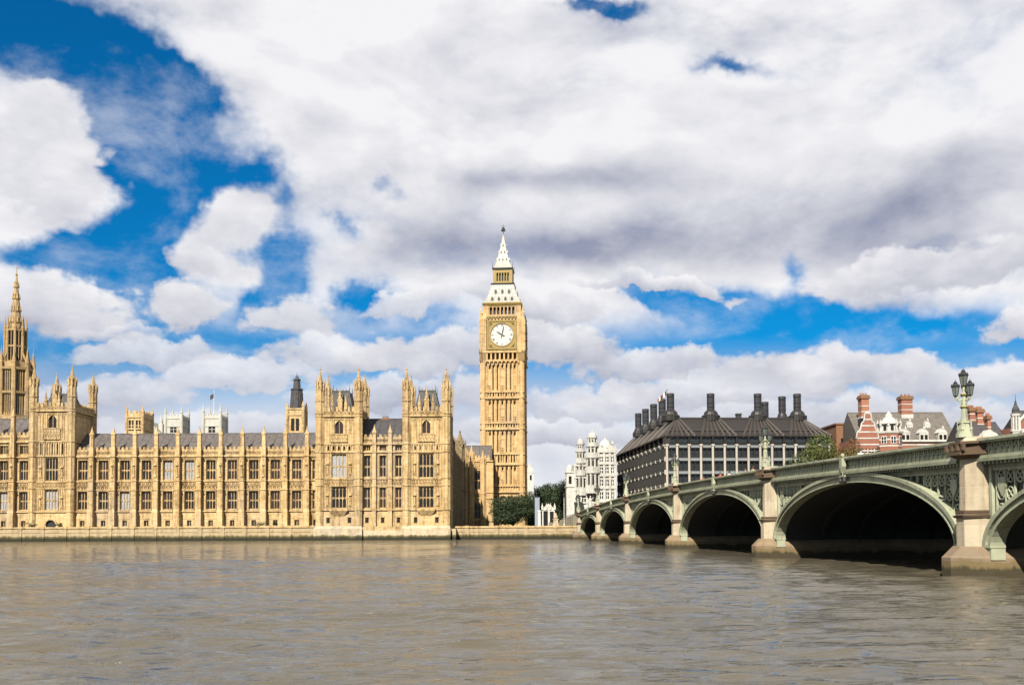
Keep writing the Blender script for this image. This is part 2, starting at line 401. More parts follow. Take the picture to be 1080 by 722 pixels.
M['pane_blue'] = glass('office_glass', (.016,.018,.018), .1, .35)
def paint(name, col, rust=(.13,.075,.035), grime=(.055,.055,.04)):
    m, k, b = mat(name); col = dim(col)
    co = k.node('ShaderNodeNewGeometry').outputs['Position']
    c = k.mix(k.ramp(k.noise(co, .35, 5, .65), .3, .7), tuple(x*.78 for x in col), tuple(x*1.15 for x in col))
    st = k.noise(k.vmath('MULTIPLY', co, (2.6, 2.6, .28)), 1.0, 6, .65)
    c = k.mix(k.math('MULTIPLY', k.ramp(st, .52, .70), .65), c, grime)
    c = k.mix(k.math('MULTIPLY', k.ramp(k.noise(co, 2.3, 6, .7), .62, .72), .6), c, rust)
    k.set(b, 'Base Color', c); k.set(b, 'Roughness', k.ramp(st, .3, .7, .38, .65)); k.set(b, 'Specular IOR Level', .35)
    bp = k.node('ShaderNodeBump'); k.set(bp, 'Strength', .5); k.set(bp, 'Distance', .02); k.set(bp, 'Height', k.noise(co, 6, 5, .6)); k.set(b, 'Normal', bp.outputs[0])
    return m
M['green'] = paint('sage_green_paint', (.222,.238,.160))
M['green_pale'] = paint('pale_green_paint', (.335,.350,.245))
M['green_dark'] = plain('near_black_green', (.026,.029,.022), .5, var=.35, scale=2.0)  # near-black green for spandrel plates and the parapet's painted-in shade
M['soffit'] = plain('dark_soffit', (.016,.017,.016), .85, var=.3, scale=.6)  # one near-black tone for arch soffits and their ribs
M['vault'] = plain('vault_stone', (.16,.155,.145), .9, var=.3, scale=.4)
M['asphalt'] = plain('asphalt', (.05,.05,.052), .9, var=.2, scale=2)
M['paving'] = plain('pavement_slabs', (.26,.25,.23), .9, var=.15, scale=1)
M['lantern'] = glass('lantern_glass', (.085,.10,.085), .15, .6)
M['white_paint'] = plain('white_paint', (.62,.62,.60), .4, var=.05)
M['bark'] = plain('bark', (.07,.052,.038), .95, var=.4, scale=6, bump=.02)
def brickmat(name, c1, c2, band=None):
    c1, c2 = dim(c1), dim(c2)
    m, k, b = mat(name)
    co = k.node('ShaderNodeNewGeometry').outputs['Position']; s = k.sep(co)
    r = k.math('FLOOR', k.math('DIVIDE', s[2], .15)); c = k.math('FLOOR', k.math('DIVIDE', k.math('ADD', k.math('ADD', s[0], k.math('MULTIPLY', s[1], .9)), k.math('MULTIPLY', r, .2)), .4))
    wn = k.node('ShaderNodeTexWhiteNoise', noise_dimensions='2D'); k.set(wn, 'Vector', k.comb(c, r, 0))
    f = k.math('ADD', k.math('MULTIPLY', wn.outputs[0], .5), k.math('MULTIPLY', k.noise(co, .5, 5, .6), .6))
    k.set(b, 'Base Color', k.mix(f, c1, c2)); k.set(b, 'Roughness', .9)
    return m
M['brick'] = brickmat('red_brick', (.29,.115,.072), (.18,.070,.045))
M['brick_orange'] = brickmat('orange_brick', (.33,.14,.080), (.23,.095,.055))
M['brick_brown'] = brickmat('brown_brick', (.21,.105,.05), (.15,.07,.035))
def leafmat(name, c1, c2, c3):
    c1, c2, c3 = dim(c1), dim(c2), dim(c3)
    m, k, b = mat(name)
    co = k.node('ShaderNodeNewGeometry'); ri = k.node('ShaderNodeObjectInfo')
    wn = k.node('ShaderNodeTexWhiteNoise', noise_dimensions='3D')
    k.set(wn, 'Vector', k.vmath('FLOOR', k.vmath('MULTIPLY', co.outputs['Position'], (2.2,2.2,2.2))))
    c = k.mix(wn.outputs[0], c1, c2); c = k.mix(k.ramp(k.noise(co.outputs['Position'], .45, 3, .6), .45, .7), c, c3)
    k.set(b, 'Base Color', c); k.set(b, 'Roughness', .7); k.set(b, 'Specular IOR Level', .25)
    return m
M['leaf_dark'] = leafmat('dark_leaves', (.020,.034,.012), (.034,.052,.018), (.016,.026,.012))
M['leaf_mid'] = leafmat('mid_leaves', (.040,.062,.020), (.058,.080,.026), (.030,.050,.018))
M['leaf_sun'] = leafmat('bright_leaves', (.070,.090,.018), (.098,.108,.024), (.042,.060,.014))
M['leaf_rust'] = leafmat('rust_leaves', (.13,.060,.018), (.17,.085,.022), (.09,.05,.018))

# ------------------------------------------------------------------ the setting: land, river
g = MB(); g.face([(-4000,245.2,2.9),(4000,245.2,2.9),(4000,9000,2.9),(-4000,9000,2.9)])
struct(g.build('ground', M['paving']))

def water():
    m, k, b = mat('river_water')
    co = k.node('ShaderNodeNewGeometry').outputs['Position']
    big = k.noise(k.vmath('MULTIPLY', co, (.02,.05,1)), 1.0, 4, .6)
    k.set(b, 'Base Color', k.mix(big, (.076,.066,.046), (.052,.045,.033)))
    k.set(b, 'Roughness', .07); k.set(b, 'IOR', 1.40); k.set(b, 'Specular IOR Level', .5)
    h1 = k.noise(k.vmath('MULTIPLY', co, (.40,1.25,1)), 1.0, 5, .6, .6)
    h2 = k.noise(k.vmath('MULTIPLY', co, (1.9,5.0,1)), 1.0, 4, .6, .8)
    rg = k.noise(k.vmath('MULTIPLY', co, (.22, 1.15, 1)), 1.0, 3, .55, .9)
    crest = k.math('POWER', k.math('SUBTRACT', 1.0, k.math('ABSOLUTE', k.math('MULTIPLY_ADD', rg, 2., -1.))), 7.0)     # sparse sharp crests
    h = k.math('ADD', k.math('ADD', k.math('MULTIPLY', h1, .26), k.math('MULTIPLY', h2, .075)), k.math('MULTIPLY', crest, .10))
    gust = k.ramp(k.noise(k.vmath('MULTIPLY', co, (.012,.035,1)), 1.0, 4, .6, .5), .3, .7, .55, 1.35)
    bp = k.node('ShaderNodeBump'); k.set(bp, 'Strength', 1.0); k.set(bp, 'Distance', .42); k.set(bp, 'Height', k.math('MULTIPLY', h, gust))
    k.set(b, 'Normal', bp.outputs[0])
    # wave surface: rows closer together near the quay
    ny, nx = 820, 620
    ys = 4.0*(250/4.0)**np.linspace(0, 1, ny); t = np.linspace(-1, 1, nx)
    X = t[None, :]*(ys[:, None]*.80+14); Y = np.repeat(ys[:, None], nx, 1)
    rng = np.random.default_rng(3); Z = np.zeros_like(X)
    gustf = .75+.45*np.sin(X*.021+Y*.05+1)*np.sin(Y*.033-X*.012+2)+.25*np.sin(X*.07-Y*.11)
    for i in range(80):
        lam = .28*(4.2/.28)**rng.random(); th = rng.normal(1.5, .34); kk = 2*PI/lam
        amp = .0080*lam**.70*rng.uniform(.5, 1.25)
        cell = np.maximum(ys*.006, .02)[:, None]
        fade = np.clip((lam/cell-2.5)/4, 0, 1)
        ph = kk*(X*math.cos(th)+Y*math.sin(th))+rng.random()*6.28+.8*np.sin(X*.05*rng.uniform(.5,1.5)+Y*.08)
        Z += amp*fade*(np.sin(ph)+.30*np.sin(2*ph+.9))
    Z = Z*gustf*np.clip((246-Y)/30, .25, 1)
    v = np.stack([X, Y, Z], -1).reshape(-1, 3)
    idx = np.arange(ny*nx).reshape(ny, nx)
    f = np.stack([idx[:-1,:-1], idx[:-1,1:], idx[1:,1:], idx[1:,:-1]], -1).reshape(-1, 4)
    me = bpy.data.meshes.new('river'); me.vertices.add(len(v)); me.vertices.foreach_set('co', v.ravel())
    me.loops.add(f.size); me.loops.foreach_set('vertex_index', f.ravel())
    me.polygons.add(len(f)); me.polygons.foreach_set('loop_start', np.arange(0, f.size, 4)); me.polygons.foreach_set('loop_total', np.full(len(f), 4))
    me.polygons.foreach_set('use_smooth', np.ones(len(f), bool)); me.update(calc_edges=True); me.validate()
    me.materials.append(m)
    o = bpy.data.objects.new('river', me); COL.objects.link(o); struct(o)
    w = MB(); w.face([(-1500,-300,-.35),(1500,-300,-.35),(1500,262,-.35),(-1500,262,-.35)])
    struct(w.build('river_outer', m))
water()

# ------------------------------------------------------------------ Gothic kit
WIN_CACHE = {}
def window(parent, xc, yf, z0, w, h, lights, rows, pane, rec=.38, name='window', rz=0):
    """stone-mullioned window standing in an opening: frame > pane"""
    key = (round(w,2), round(h,2), lights, rows)
    if key not in WIN_CACHE:
        b = MB(); t = .13; y0, y1 = 0, .2
        b.box(-w/2, -w/2+t, y0, y1, 0, h); b.box(w/2-t, w/2, y0, y1, 0, h)
        b.box(-w/2+t, w/2-t, y0, y1, h-t, h); b.box(-w/2+t, w/2-t, y0-.05, y1, 0, t)
        lw = (w-2*t)/lights
        for i in range(1, lights): x = -w/2+t+lw*i; b.box(x-.075, x+.075, y0+.01, y1-.01, t, h-t)
        for j in range(1, rows): z = h*j/rows; b.box(-w/2+t, w/2-t, y0+.02, y1-.02, z-.09, z+.09)
        for j in range(1, rows+1):                                   # pointed heads of the lights
            zt = h*j/rows-(.09 if j < rows else t)
            for i in range(lights):
                xa = -w/2+t+lw*i
                for s in (0, 1):
                    xo = xa+(.07 if s == 0 else lw-.07); xi = xa+lw/2
                    b.prism_y([(xo, zt), (xo, zt-lw*.55), (xi-(xi-xo)*.45, zt-lw*.2), (xi, zt)], y0+.04, y1-.05)
        p = MB(); p.box(-w/2, w/2, y1-.03, y1+.02, 0, h)
        WIN_CACHE[key] = (b.data(name, M['stone_trim']), {})
    fm, pm = WIN_CACHE[key]
    if pane not in pm:
        p = MB(); p.box(-w/2+.02, w/2-.02, .16, .24, .02, h-.02); pm[pane] = p.data('pane', M[pane])
    off = OFF.get(parent, (0, 0, 0))
    o = bpy.data.objects.new(name, fm); COL.objects.link(o); o.parent = parent
    c, s = math.cos(rz), math.sin(rz)
    o.location = (xc-off[0]-s*rec, yf-off[1]+c*rec, z0-off[2]); o.rotation_euler = (0, 0, rz)
    q = bpy.data.objects.new('pane', pm[pane]); COL.objects.link(q); q.parent = o
    return o

def ribs(b, x0, x1, y, z0, z1, n, t=.12, d=.14, arch=True):
    d *= 1.7; t *= 1.15
    """blind tracery: thin upright ribs with small pointed heads"""
    lw = (x1-x0)/n
    for i in range(n+1):
        x = x0+lw*i; b.box(x-t/2, x+t/2, y-d, y+.05, z0, z1)
    if arch:
        for i in range(n):
            xa = x0+lw*i
            b.prism_y([(xa+t/2, z1), (xa+t/2, z1-lw*.6), (xa+lw/2, z1-.02)], y-d*.8, y+.05)
            b.prism_y([(xa+lw-t/2, z1), (xa+lw/2, z1-.02), (xa+lw-t/2, z1-lw*.6)], y-d*.8, y+.05)
def carved(b, x0, x1, y, z0, z1, n, d=.24):
    """a carved panel band: frame, lozenges and bosses"""
    lw = (x1-x0)/n; zc = (z0+z1)/2
    b.box(x0, x1, y-d, y+.05, z0, z0+.14); b.box(x0, x1, y-d, y+.05, z1-.14, z1)
    for i in range(n):
        xc = x0+lw*(i+.5); hw = lw*.38; hh = (z1-z0)*.36
        b.box(x0+lw*i-.06, x0+lw*i+.06, y-d, y+.05, z0, z1)
        for sx, sz in ((1,1),(-1,1),(1,-1),(-1,-1)):
            b.prism_y([(xc+sx*hw, zc), (xc+sx*hw*.72, zc), (xc, zc+sz*hh*.72), (xc, zc+sz*hh)][::sx*sz], y-d, y+.05)
        b.frus(xc, y-.02, zc-hh*.3, zc+hh*.3, .12, .2, 6)
def crenels(b, x0, x1, y0, y1, z0, z1, pitch=1.0, gap=.42, cap=True):
    nn = max(1, round((x1-x0)/pitch)); p = (x1-x0)/nn; hb = (z1-z0)*.5
    b.box(x0, x1, y0, y1, z0, z0+hb)
    for i in range(nn):
        xa = x0+p*(i+gap/2); xb = x0+p*(i+1-gap/2)
        b.box(xa, xb, y0+.02, y1-.02, z0+hb, z1-.12)
        b.prism_y([(xa-.05, z1-.12), (xb+.05, z1-.12), ((xa+xb)/2, z1+.25)], y0-.03, y1+.03)
def pinnacle(b, x, y, z0, zb, zt, r, n=4):
    """square shaft, gablets, crocketed spirelet and finial"""
    b.frus(x, y, z0, zb, r, r*.92, n)
    b.frus(x, y, zb-.25, zb, r*1.05, r*1.25, n); b.frus(x, y, zb, zb+.15, r*1.25, r*1.1, n)
    h = zt-zb
    for sx, sy in ((1,0),(-1,0),(0,1),(0,-1)):
        b.frus(x+sx*r*.75, y+sy*r*.75, zb+.1, zb+h*.3, r*.35, .03, 4)
    b.frus(x, y, zb+.15, zb+h*.82, r*.85, .05, n)
    for k in range(4):
        z = zb+h*(.25+.14*k); rr = r*.85*(1-(z-zb)/(h*.82))+.03
        for i in range(4):
            a = PI/4+i*PI/2; b.ball((x+rr*1.1*math.cos(a), y+rr*1.1*math.sin(a), z), .05+r*.1, 5, 4)
    b.ball((x, y, zb+h*.84), r*.32, 6, 4); b.tube((x, y, zb+h*.84), (x, y, zt), .06, .025, 5)
def turret(b, x, y, z0, zbody, zt, r):
    """octagonal corner turret with panelled stages, a ring of gablets and a spirelet"""
    zm = z0+(zbody-z0)*.5
    b.frus(x, y, z0, zbody, r, r*.94, 8)
    for z in (z0+.3, zm, zbody): b.frus(x, y, z-.18, z+.10, r*1.04, r*1.2, 8); b.frus(x, y, z+.10, z+.22, r*1.2, r*1.0, 8)
    for i in range(8):
        a = PI/8+i*PI/4; cx, cy = x+r*1.06*math.cos(a), y+r*1.06*math.sin(a)
        b.tube((cx, cy, z0), (cx, cy, zbody), r*.11, r*.10, 5)
        pinnacle(b, x+r*1.12*math.cos(a), y+r*1.12*math.sin(a), zbody-.6, zbody+.6, zbody+(zt-zbody)*.36, r*.16)
    hs = zt-zbody
    b.frus(x, y, zbody, zbody+hs*.22, r*.72, r*.66, 8)
    b.frus(x, y, zbody+hs*.22, zbody+hs*.28, r*.8, r*.7, 8)
    b.frus(x, y, zbody+hs*.28, zbody+hs*.85, r*.62, .06, 8)
    for k in range(4):
        z = zbody+hs*(.34+.12*k); rr = r*.62*(1-(z-zbody-hs*.28)/(hs*.57))+.03
        for i in range(4): a = i*PI/2; b.ball((x+rr*1.1*math.cos(a), y+rr*1.1*math.sin(a), z), .05+r*.08, 5, 4)
    b.ball((x, y, zbody+hs*.86), r*.25, 6, 4); b.tube((x, y, zbody+hs*.86), (x, y, zt), .07, .03, 5)
def tower_roof(b, x0, x1, y0, y1, z0, z1, ins=.36):
    """steep iron roof with cresting"""
    ax, ay = (x1-x0)*ins, (y1-y0)*ins
    b.hexa([(x0,y0,z0),(x1,y0,z0),(x1,y1,z0),(x0,y1,z0),(x0+ax,y0+ay,z1),(x1-ax,y0+ay,z1),(x1-ax,y1-ay,z1),(x0+ax,y1-ay,z1)])
    for (xa, ya), (xb, yb) in (((x0+ax,y0+ay),(x1-ax,y0+ay)), ((x0+ax,y1-ay),(x1-ax,y1-ay))):
        for i in range(6):
            t = i/5; x = xa+(xb-xa)*t; y = ya+(yb-ya)*t
            b.tube((x, y, z1-.1), (x, y, z1+(1.6 if i in (0, 5) else .8)), .12, .03, 5)
        b.box(xa, xb, ya-.05, ya+.05, z1, z1+.35)

# ------------------------------------------------------------------ the riverside palace
pal = thing('palace', 'long honey stone gothic palace with pinnacled parapets and slate roof along the river terrace', 'palace', (-80, 250, 3.1), world=True)
RNG = random.Random(5)
def pane_pick(u=.12): return 'pane_pale' if RNG.random() < u else RNG.choice(['pane', 'pane', 'pane_red'])
YW = 250.0
bays = [(-50.0-5.25*(k+1), -50.0-5.25*k) for k in range(10)]
xs_b = [-50.0-5.25*k for k in range(11)]
holes = []; wins = []
pale_up = {5, 6}; pale_lo = {8}
def bay_windows(xc, w, yf, attic=False, k=None, ww=2.25):
    holes.append((xc-.55, xc+.55, 3.4, 4.9)); wins.append((xc, yf, 3.4, 1.1, 1.5, 2, 1, 'pane'))
    holes.append((xc-ww/2, xc+ww/2, 7.55, 12.0)); wins.append((xc, yf, 7.55, ww, 4.45, 3, 2, 'pane_pale' if k in pale_lo else RNG.choice(['pane','pane_red'])))
    holes.append((xc-ww/2, xc+ww/2, 14.8, 19.6)); wins.append((xc, yf, 14.8, ww, 4.8, 3, 2, 'pane_pale' if k in pale_up else RNG.choice(['pane','pane','pane_red'])))
    if attic: holes.append((xc-1.0, xc+1.0, 21.2, 23.3)); wins.append((xc, yf, 21.2, 2.0, 2.1, 4, 1, 'pane'))
# wing between the two groups of towers
wall = MB(); det = MB(); par = MB(); but = []
holes.clear()
for k, (a, b_x) in enumerate(bays): bay_windows((a+b_x)/2+.05, 0, YW, k=k)
bay_windows(-104.9, 0, YW); bay_windows(-48.0, 0, YW, ww=1.6)
wall.wall(-107.3, -45.2, 3.0, 22.2, YW, holes, .6)
for z, d, h in ((6.95, .34, .3), (12.15, .26, .22), (14.42, .26, .22), (20.0, .2, .3), (20.35, .5, .35), (5.2, .08, .1)):
    wall.box(-107.3, -45.2, YW-d, YW+.05, z, z+h)
def bay_detail(a, b_x, yf, ww=2.25, zc0=12.4, zc1=14.4, n=4, full=True):
    xc = (a+b_x)/2+.05
    carved(det, a+.75, b_x-.75, yf, zc0+.02, zc1, n)
    for x0, x1 in ((a+.8, xc-ww/2-.12), (xc+ww/2+.12, b_x-.8)):
        if x1-x0 < .3: continue
        m = max(1, round((x1-x0)/.5))
        ribs(det, x0, x1, yf, 7.5, 12.1, m, .10, .10); ribs(det, x0, x1, yf, 14.75, 19.9, m, .10, .10)
        det.box(x0, x1, yf-.08, yf+.05, 9.7, 9.9); det.box(x0, x1, yf-.08, yf+.05, 17.1, 17.3)
    for z in (12.02, 19.62):                                          # hood over each window
        det.box(xc-ww/2-.2, xc+ww/2+.2, yf-.22, yf+.05, z, z+.14)
        for s in (-1, 1): det.box(xc+s*(ww/2+.12)-.08, xc+s*(ww/2+.12)+.08, yf-.2, yf+.05, z-.7, z)
    det.box(xc-ww/2-.15, xc+ww/2+.15, yf-.2, yf+.05, 7.3, 7.52); det.box(xc-ww/2-.15, xc+ww/2+.15, yf-.2, yf+.05, 14.66, 14.79)
for a, b_x in bays: bay_detail(a, b_x, YW)
bay_detail(-107.3, -102.5, YW)
def parapet(x0, x1, yf, z0, z1, pitch=1.05):
    par.box(x0, x1, yf-.18, yf+.35, z0, z0+.25)
    carved(par, x0+.1, x1-.1, yf-.02, z0+.28, z0+(z1-z0)*.52, max(2, round((x1-x0)/.85)), .14)
    crenels(par, x0, x1, yf-.06, yf+.3, z0+(z1-z0)*.5, z1, pitch)
parapet(-107.3, -45.3, YW, 20.72, 22.7)
def buttress(x, yf, ztop, zpin, w=1.2, d=1.35, zbase=3.0):
    b = MB()
    b.box(x-w/2-.12, x+w/2+.12, yf-d-.25, yf+.1, zbase, 7.0)
    b.hexa([(x-w/2-.12,yf-d-.25,7.0),(x+w/2+.12,yf-d-.25,7.0),(x+w/2+.12,yf+.1,7.0),(x-w/2-.12,yf+.1,7.0),
            (x-w/2,yf-d,7.5),(x+w/2,yf-d,7.5),(x+w/2,yf+.1,7.5),(x-w/2,yf+.1,7.5)])
    b.box(x-w/2, x+w/2, yf-d, yf+.1, 7.5, 14.4); b.box(x-w/2+.06, x+w/2-.06, yf-d+.1, yf+.1, 14.4, ztop)
    for z in (6.95, 12.15, 14.42, 20.35): b.box(x-w/2-.14, x+w/2+.14, yf-d-.16, yf+.1, z, z+.28)
    for s in (-1, 0, 1): b.box(x+s*.36-.06, x+s*.36+.06, yf-d-.07, yf-d+.12, 7.8, 12.0); b.box(x+s*.34-.06, x+s*.34+.06, yf-d+.02, yf-d+.2, 14.8, 20.2)
    b.box(x-.28, x+.28, yf-d-.2, yf-d+.05, 15.4, 16.0); b.frus(x, yf-d-.04, 16.0, 17.6, .2, .17, 8); b.ball((x, yf-d-.04, 17.75), .18, 6, 4)   # niche figure
    b.frus(x, yf-d-.02, 18.2, 19.2, .34, .05, 6)
    pinnacle(b, x, yf-d*.45, ztop, zpin-2.0, zpin, w*.37)
    for z in (ztop+.6,): b.box(x-w*.42, x+w*.42, yf-d*.45-w*.42, yf-d*.45+w*.42, z, z+.2)
    return b.build('buttress', M['stone'], pal)
for x in xs_b[:11]: buttress(x, YW, 22.6, 27.9)
# roof of the wing
rf = MB()
def pitched(b, x0, x1, y0, y1, z0, z1, flat=.6):
    ym = (y0+y1)/2
    b.mesh([(x0,y0,z0),(x1,y0,z0),(x1,ym-flat,z1),(x0,ym-flat,z1),(x0,ym+flat,z1),(x1,ym+flat,z1),(x1,y1,z0),(x0,y1,z0)],
           [(0,1,2,3),(3,2,5,4),(4,5,6,7),(0,3,4,7),(1,6,5,2),(0,7,6,1)])
    x = x0+.8
    while x < x1:                                                     # lead rolls and ridge crest
        b.tube((x, y0+.02, z0+.02), (x, ym-flat, z1+.03), .06, .06, 4); x += 1.75
    b.box(x0, x1, ym-.08, ym+.08, z1-.05, z1+.4)
pitched(rf, -107.2, -45.4, YW+.7, YW+15, 21.6, 26.5)
rf.build('roof', M['slate'], pal)
# left block beside the left tower (one storey higher)
holes2 = holes; holes = []
lx = [-116.9-4.9*k for k in range(7)]
for k in range(6): bay_windows((lx[k]+lx[k+1])/2+.05, 0, YW, attic=True, k=(8 if k in (1,) else 20+k), ww=2.0)
wall.wall(lx[-1], lx[0]+.1, 3.0, 24.5, YW, holes, .6)
for z, d, h in ((6.95, .34, .3), (12.15, .26, .22), (14.42, .26, .22), (20.3, .4, .3), (24.0, .5, .35)):
    wall.box(lx[-1], lx[0]-.01, YW-d, YW+.05, z, z+h)
for k in range(6):
    bay_detail(lx[k+1], lx[k], YW, 2.0)
    ribs(det, lx[k+1]+.75, (lx[k]+lx[k+1])/2-1.05, YW, 20.7, 23.9, 2, .1, .1); ribs(det, (lx[k]+lx[k+1])/2+1.15, lx[k]-.75, YW, 20.7, 23.9, 2, .1, .1)
parapet(lx[-1], lx[0], YW, 24.36, 26.4)
for x in lx[1:]: buttress(x, YW, 26.2, 32.5)
rf2 = MB(); pitched(rf2, lx[-1], lx[0]+2, YW+.7, YW+15, 25.2, 30.4); rf2.build('roof', M['slate'], pal)
# back, ends and floor of the long body
body = MB(); body.box(lx[-1]+.05, -45.25, YW+1.4, YW+14.8, 3.0, 21.4); body.box(lx[-1]+.05, lx[0], YW+1.3, YW+14.7, 21.4, 25.0)
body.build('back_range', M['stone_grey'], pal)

def pal_tower(x0, x1, yf, yb, zlow, zcor, zpar, zbody, ztip, zstr, big_w, lights, zroof, roofmat, r=.90, hasoriel=True, door=False):
    """a square palace tower: wall, four turrets, iron roof; windows go straight under the palace"""
    t = MB(); xc = (x0+x1)/2
    hs = [(xc-big_w/2, xc+big_w/2, 7.5, 12.4), (xc-big_w/2, xc+big_w/2, 14.6, 20.2), (xc-1.0, xc+1.0, zcor-4.4, zcor-1.2)]
    gw = [xc-2.5, xc+2.5] if not door else []
    for q in range(5): xq_ = xc+(q-2)*1.25; hs.append((xq_-.24, xq_+.24, zstr[0]+.55, zstr[1]-.4))
    for gx in gw: hs.append((gx-.45, gx+.45, 3.9, 5.3))
    if door: hs.append((xc-1.2, xc+1.2, 3.05, 5.0))
    t.wall(x0, x1, zlow, zcor, yf, hs, .6)
    t.box(x0+.03, x1-.03, yf+1.0, yb-.03, zlow, zcor-.2)              # core
    t.face([(x0,yf,zlow),(x0,yb,zlow),(x0,yb,zcor),(x0,yf,zcor)]); t.face([(x1,yf,zlow),(x1,yf,zcor),(x1,yb,zcor),(x1,yb,zlow)])
    t.face([(x0,yb,zlow),(x1,yb,zlow),(x1,yb,zcor),(x0,yb,zcor)]); t.face([(x0,yf,zcor),(x1,yf,zcor),(x1,yb,zcor),(x0,yb,zcor)])
    for z, d, h in ((6.95, .34, .3), (12.6, .24, .2), (14.3, .24, .2), (zstr[0], .32, .3), (zstr[1], .32, .3), (zcor-.35, .5, .35), (zcor-1.0, .2, .25)):
        t.box(x0-d, x1+d, yf-d, yb+d, z, z+h)
    for a, b_x in ((x0+1.3, xc-big_w/2-.2), (xc+big_w/2+.2, x1-1.3)):
        ribs(t, a, b_x, yf, 7.3, 12.5, 4, .1, .11); ribs(t, a, b_x, yf, 14.55, zstr[0]-.05, 4, .1, .11); carved(t, a, b_x, yf, 12.85, 14.25, 3)
        t.box(a, b_x, yf-.08, yf+.05, 9.8, 10.0); t.box(a, b_x, yf-.08, yf+.05, 17.2, 17.4)
        for zz in (15.4, 8.0):                                        # niche figures
            xm = (a+b_x)/2; t.box(xm-.35, xm+.35, yf-.3, yf+.05, zz, zz+.25); t.frus(xm, yf-.2, zz+.25, zz+1.8, .24, .18, 8); t.ball((xm, yf-.2, zz+1.95), .2, 6, 4); t.frus(xm, yf-.2, zz+2.4, zz+3.3, .38, .05, 6)
    carved(t, xc-big_w/2, xc+big_w/2, yf, 12.85, 14.25, 5, .2)
    ribs(t, x0+1.3, x1-1.3, yf, zstr[0]+.35, zstr[1]-.05, round((x1-x0-2.6)/.6), .12, .14)
    ribs(t, x0+1.2, xc-1.7, yf, zstr[1]+.4, zcor-1.1, 3, .1, .08); ribs(t, xc+1.7, x1-1.2, yf, zstr[1]+.4, zcor-1.1, 3, .1, .08)
    carved(t, xc-2.0, xc+2.0, yf-.3, zstr[1]+.6, zcor-4.5, 5, .2); t.box(xc-2.0, xc+2.0, yf-.35, yf, zstr[1]+.6, zcor-4.5)
    for s in (-1, 1): t.box(xc+s*1.35-.2, xc+s*1.35+.2, yf-.22, yf+.05, zcor-4.4, zcor-1.3); t.frus(xc+s*1.35, yf-.1, zcor-1.3, zcor-.6, .2, .03, 4)
    for s in (-1, 1): t.prism_y([(xc+s*1.05, zcor-1.2), (xc+s*1.05, zcor-2.3), (xc+s*.5, zcor-1.5), (xc, zcor-1.2)], yf+.02, yf+.3)   # pointed head
    if hasoriel:
        t.hexa([(xc-1.2,yf-.1,5.7),(xc+1.2,yf-.1,5.7),(xc+1.2,yf+.05,5.7),(xc-1.2,yf+.05,5.7),(xc-big_w/2-.4,yf-.85,6.9),(xc+big_w/2+.4,yf-.85,6.9),(xc+big_w/2+.4,yf+.05,6.9),(xc-big_w/2-.4,yf+.05,6.9)])
        t.box(xc-big_w/2-.4, xc+big_w/2+.4, yf-.86, yf+.05, 6.9, 7.35)
    # corner shafts below the turrets
    for cx, cy in ((x0+.15,yf+.15),(x1-.15,yf+.15),(x1-.15,yb-.15),(x0+.15,yb-.15)):
        t.frus(cx, cy, zlow, zcor-.3, r*.98, r*.98, 8)
        for z in (7.0, 12.7, 14.4, zstr[0]+.05, zstr[1]+.05, zcor-.3): t.frus(cx, cy, z-.03, z+.33, r*1.14, r*1.14, 8)
        for i in range(8):
            a = PI/8+i*PI/4; t.tube((cx+r*1.05*math.cos(a), cy+r*1.05*math.sin(a), 7), (cx+r*1.05*math.cos(a), cy+r*1.05*math.sin(a), zcor), .09, .09, 4)
    w = t.build('tower', M['stone'], pal)
    p = MB()
    for (a, b_x, y0, y1) in ((x0+.9, x1-.9, yf-.3, yf+.1), (x0+.9, x1-.9, yb-.1, yb+.3)):
        crenels(p, a, b_x, y0, y1, zcor, zpar, .95)
        carved(p, a, b_x, y0, zcor+.05, zcor+(zpar-zcor)*.5, max(3, round((b_x-a)/.9)), .08)
    p.T = Matrix.Translation((x1, 0, 0)) @ Matrix.Rotation(PI/2, 4, 'Z')
    crenels(p, yf+.9, yb-.9, -.3, .1, zcor, zpar, .95); p.T = Matrix.Translation((x0, 0, 0)) @ Matrix.Rotation(PI/2, 4, 'Z'); crenels(p, yf+.9, yb-.9, -.1, .3, zcor, zpar, .95)
    p.T = None
    for q in range(1, 3):
        xx = x0+(x1-x0)*q/3; pinnacle(p, xx, yf-.1, zpar-.6, zpar+.6, zpar+3.2, .3)
    p.build('parapet', M['stone_trim'], w)
    for cx, cy in ((x0+.15,yf+.15),(x1-.15,yf+.15),(x1-.15,yb-.15),(x0+.15,yb-.15)):
        u = MB(); turret(u, cx, cy, zcor-.05, zbody, ztip, r); u.build('turret', M['stone_trim'], w)
    u = MB(); tower_roof(u, x0+1.5, x1-1.5, yf+1.5, yb-1.5, zcor+.1, zroof, .2); u.build('roof', M[roofmat], w)
    u = MB()                                                          # pale dormer standing in front of the roof
    u.box(xc-.55, xc+.55, yf+1.0, yf+3.4, zcor+.1, zpar+1.6); u.prism_y([(xc-.7,zpar+1.6),(xc+.7,zpar+1.6),(xc,zpar+3.4)], yf+.9, yf+3.4); pinnacle(u, xc, yf+1.0, zpar+2.2, zpar+3.2, zpar+5.2, .22)
    u.build('dormer', M['stone_trim'], w)
    window(pal, xc, yf, 7.5, big_w, 4.9, lights, 2, 'pane_pale' if door else 'pane', name='window')
    window(pal, xc, yf, 14.6, big_w, 5.6, lights, 2, 'pane_pale' if (x0 < -44 and not door) else 'pane', name='window')
    window(pal, xc, yf, zcor-4.4, 2.0, 3.2, 2, 1, 'pane_red' if not door else 'pane')
    for gx in gw: window(pal, gx, yf, 3.9, .9, 1.4, 1, 1, 'pane')
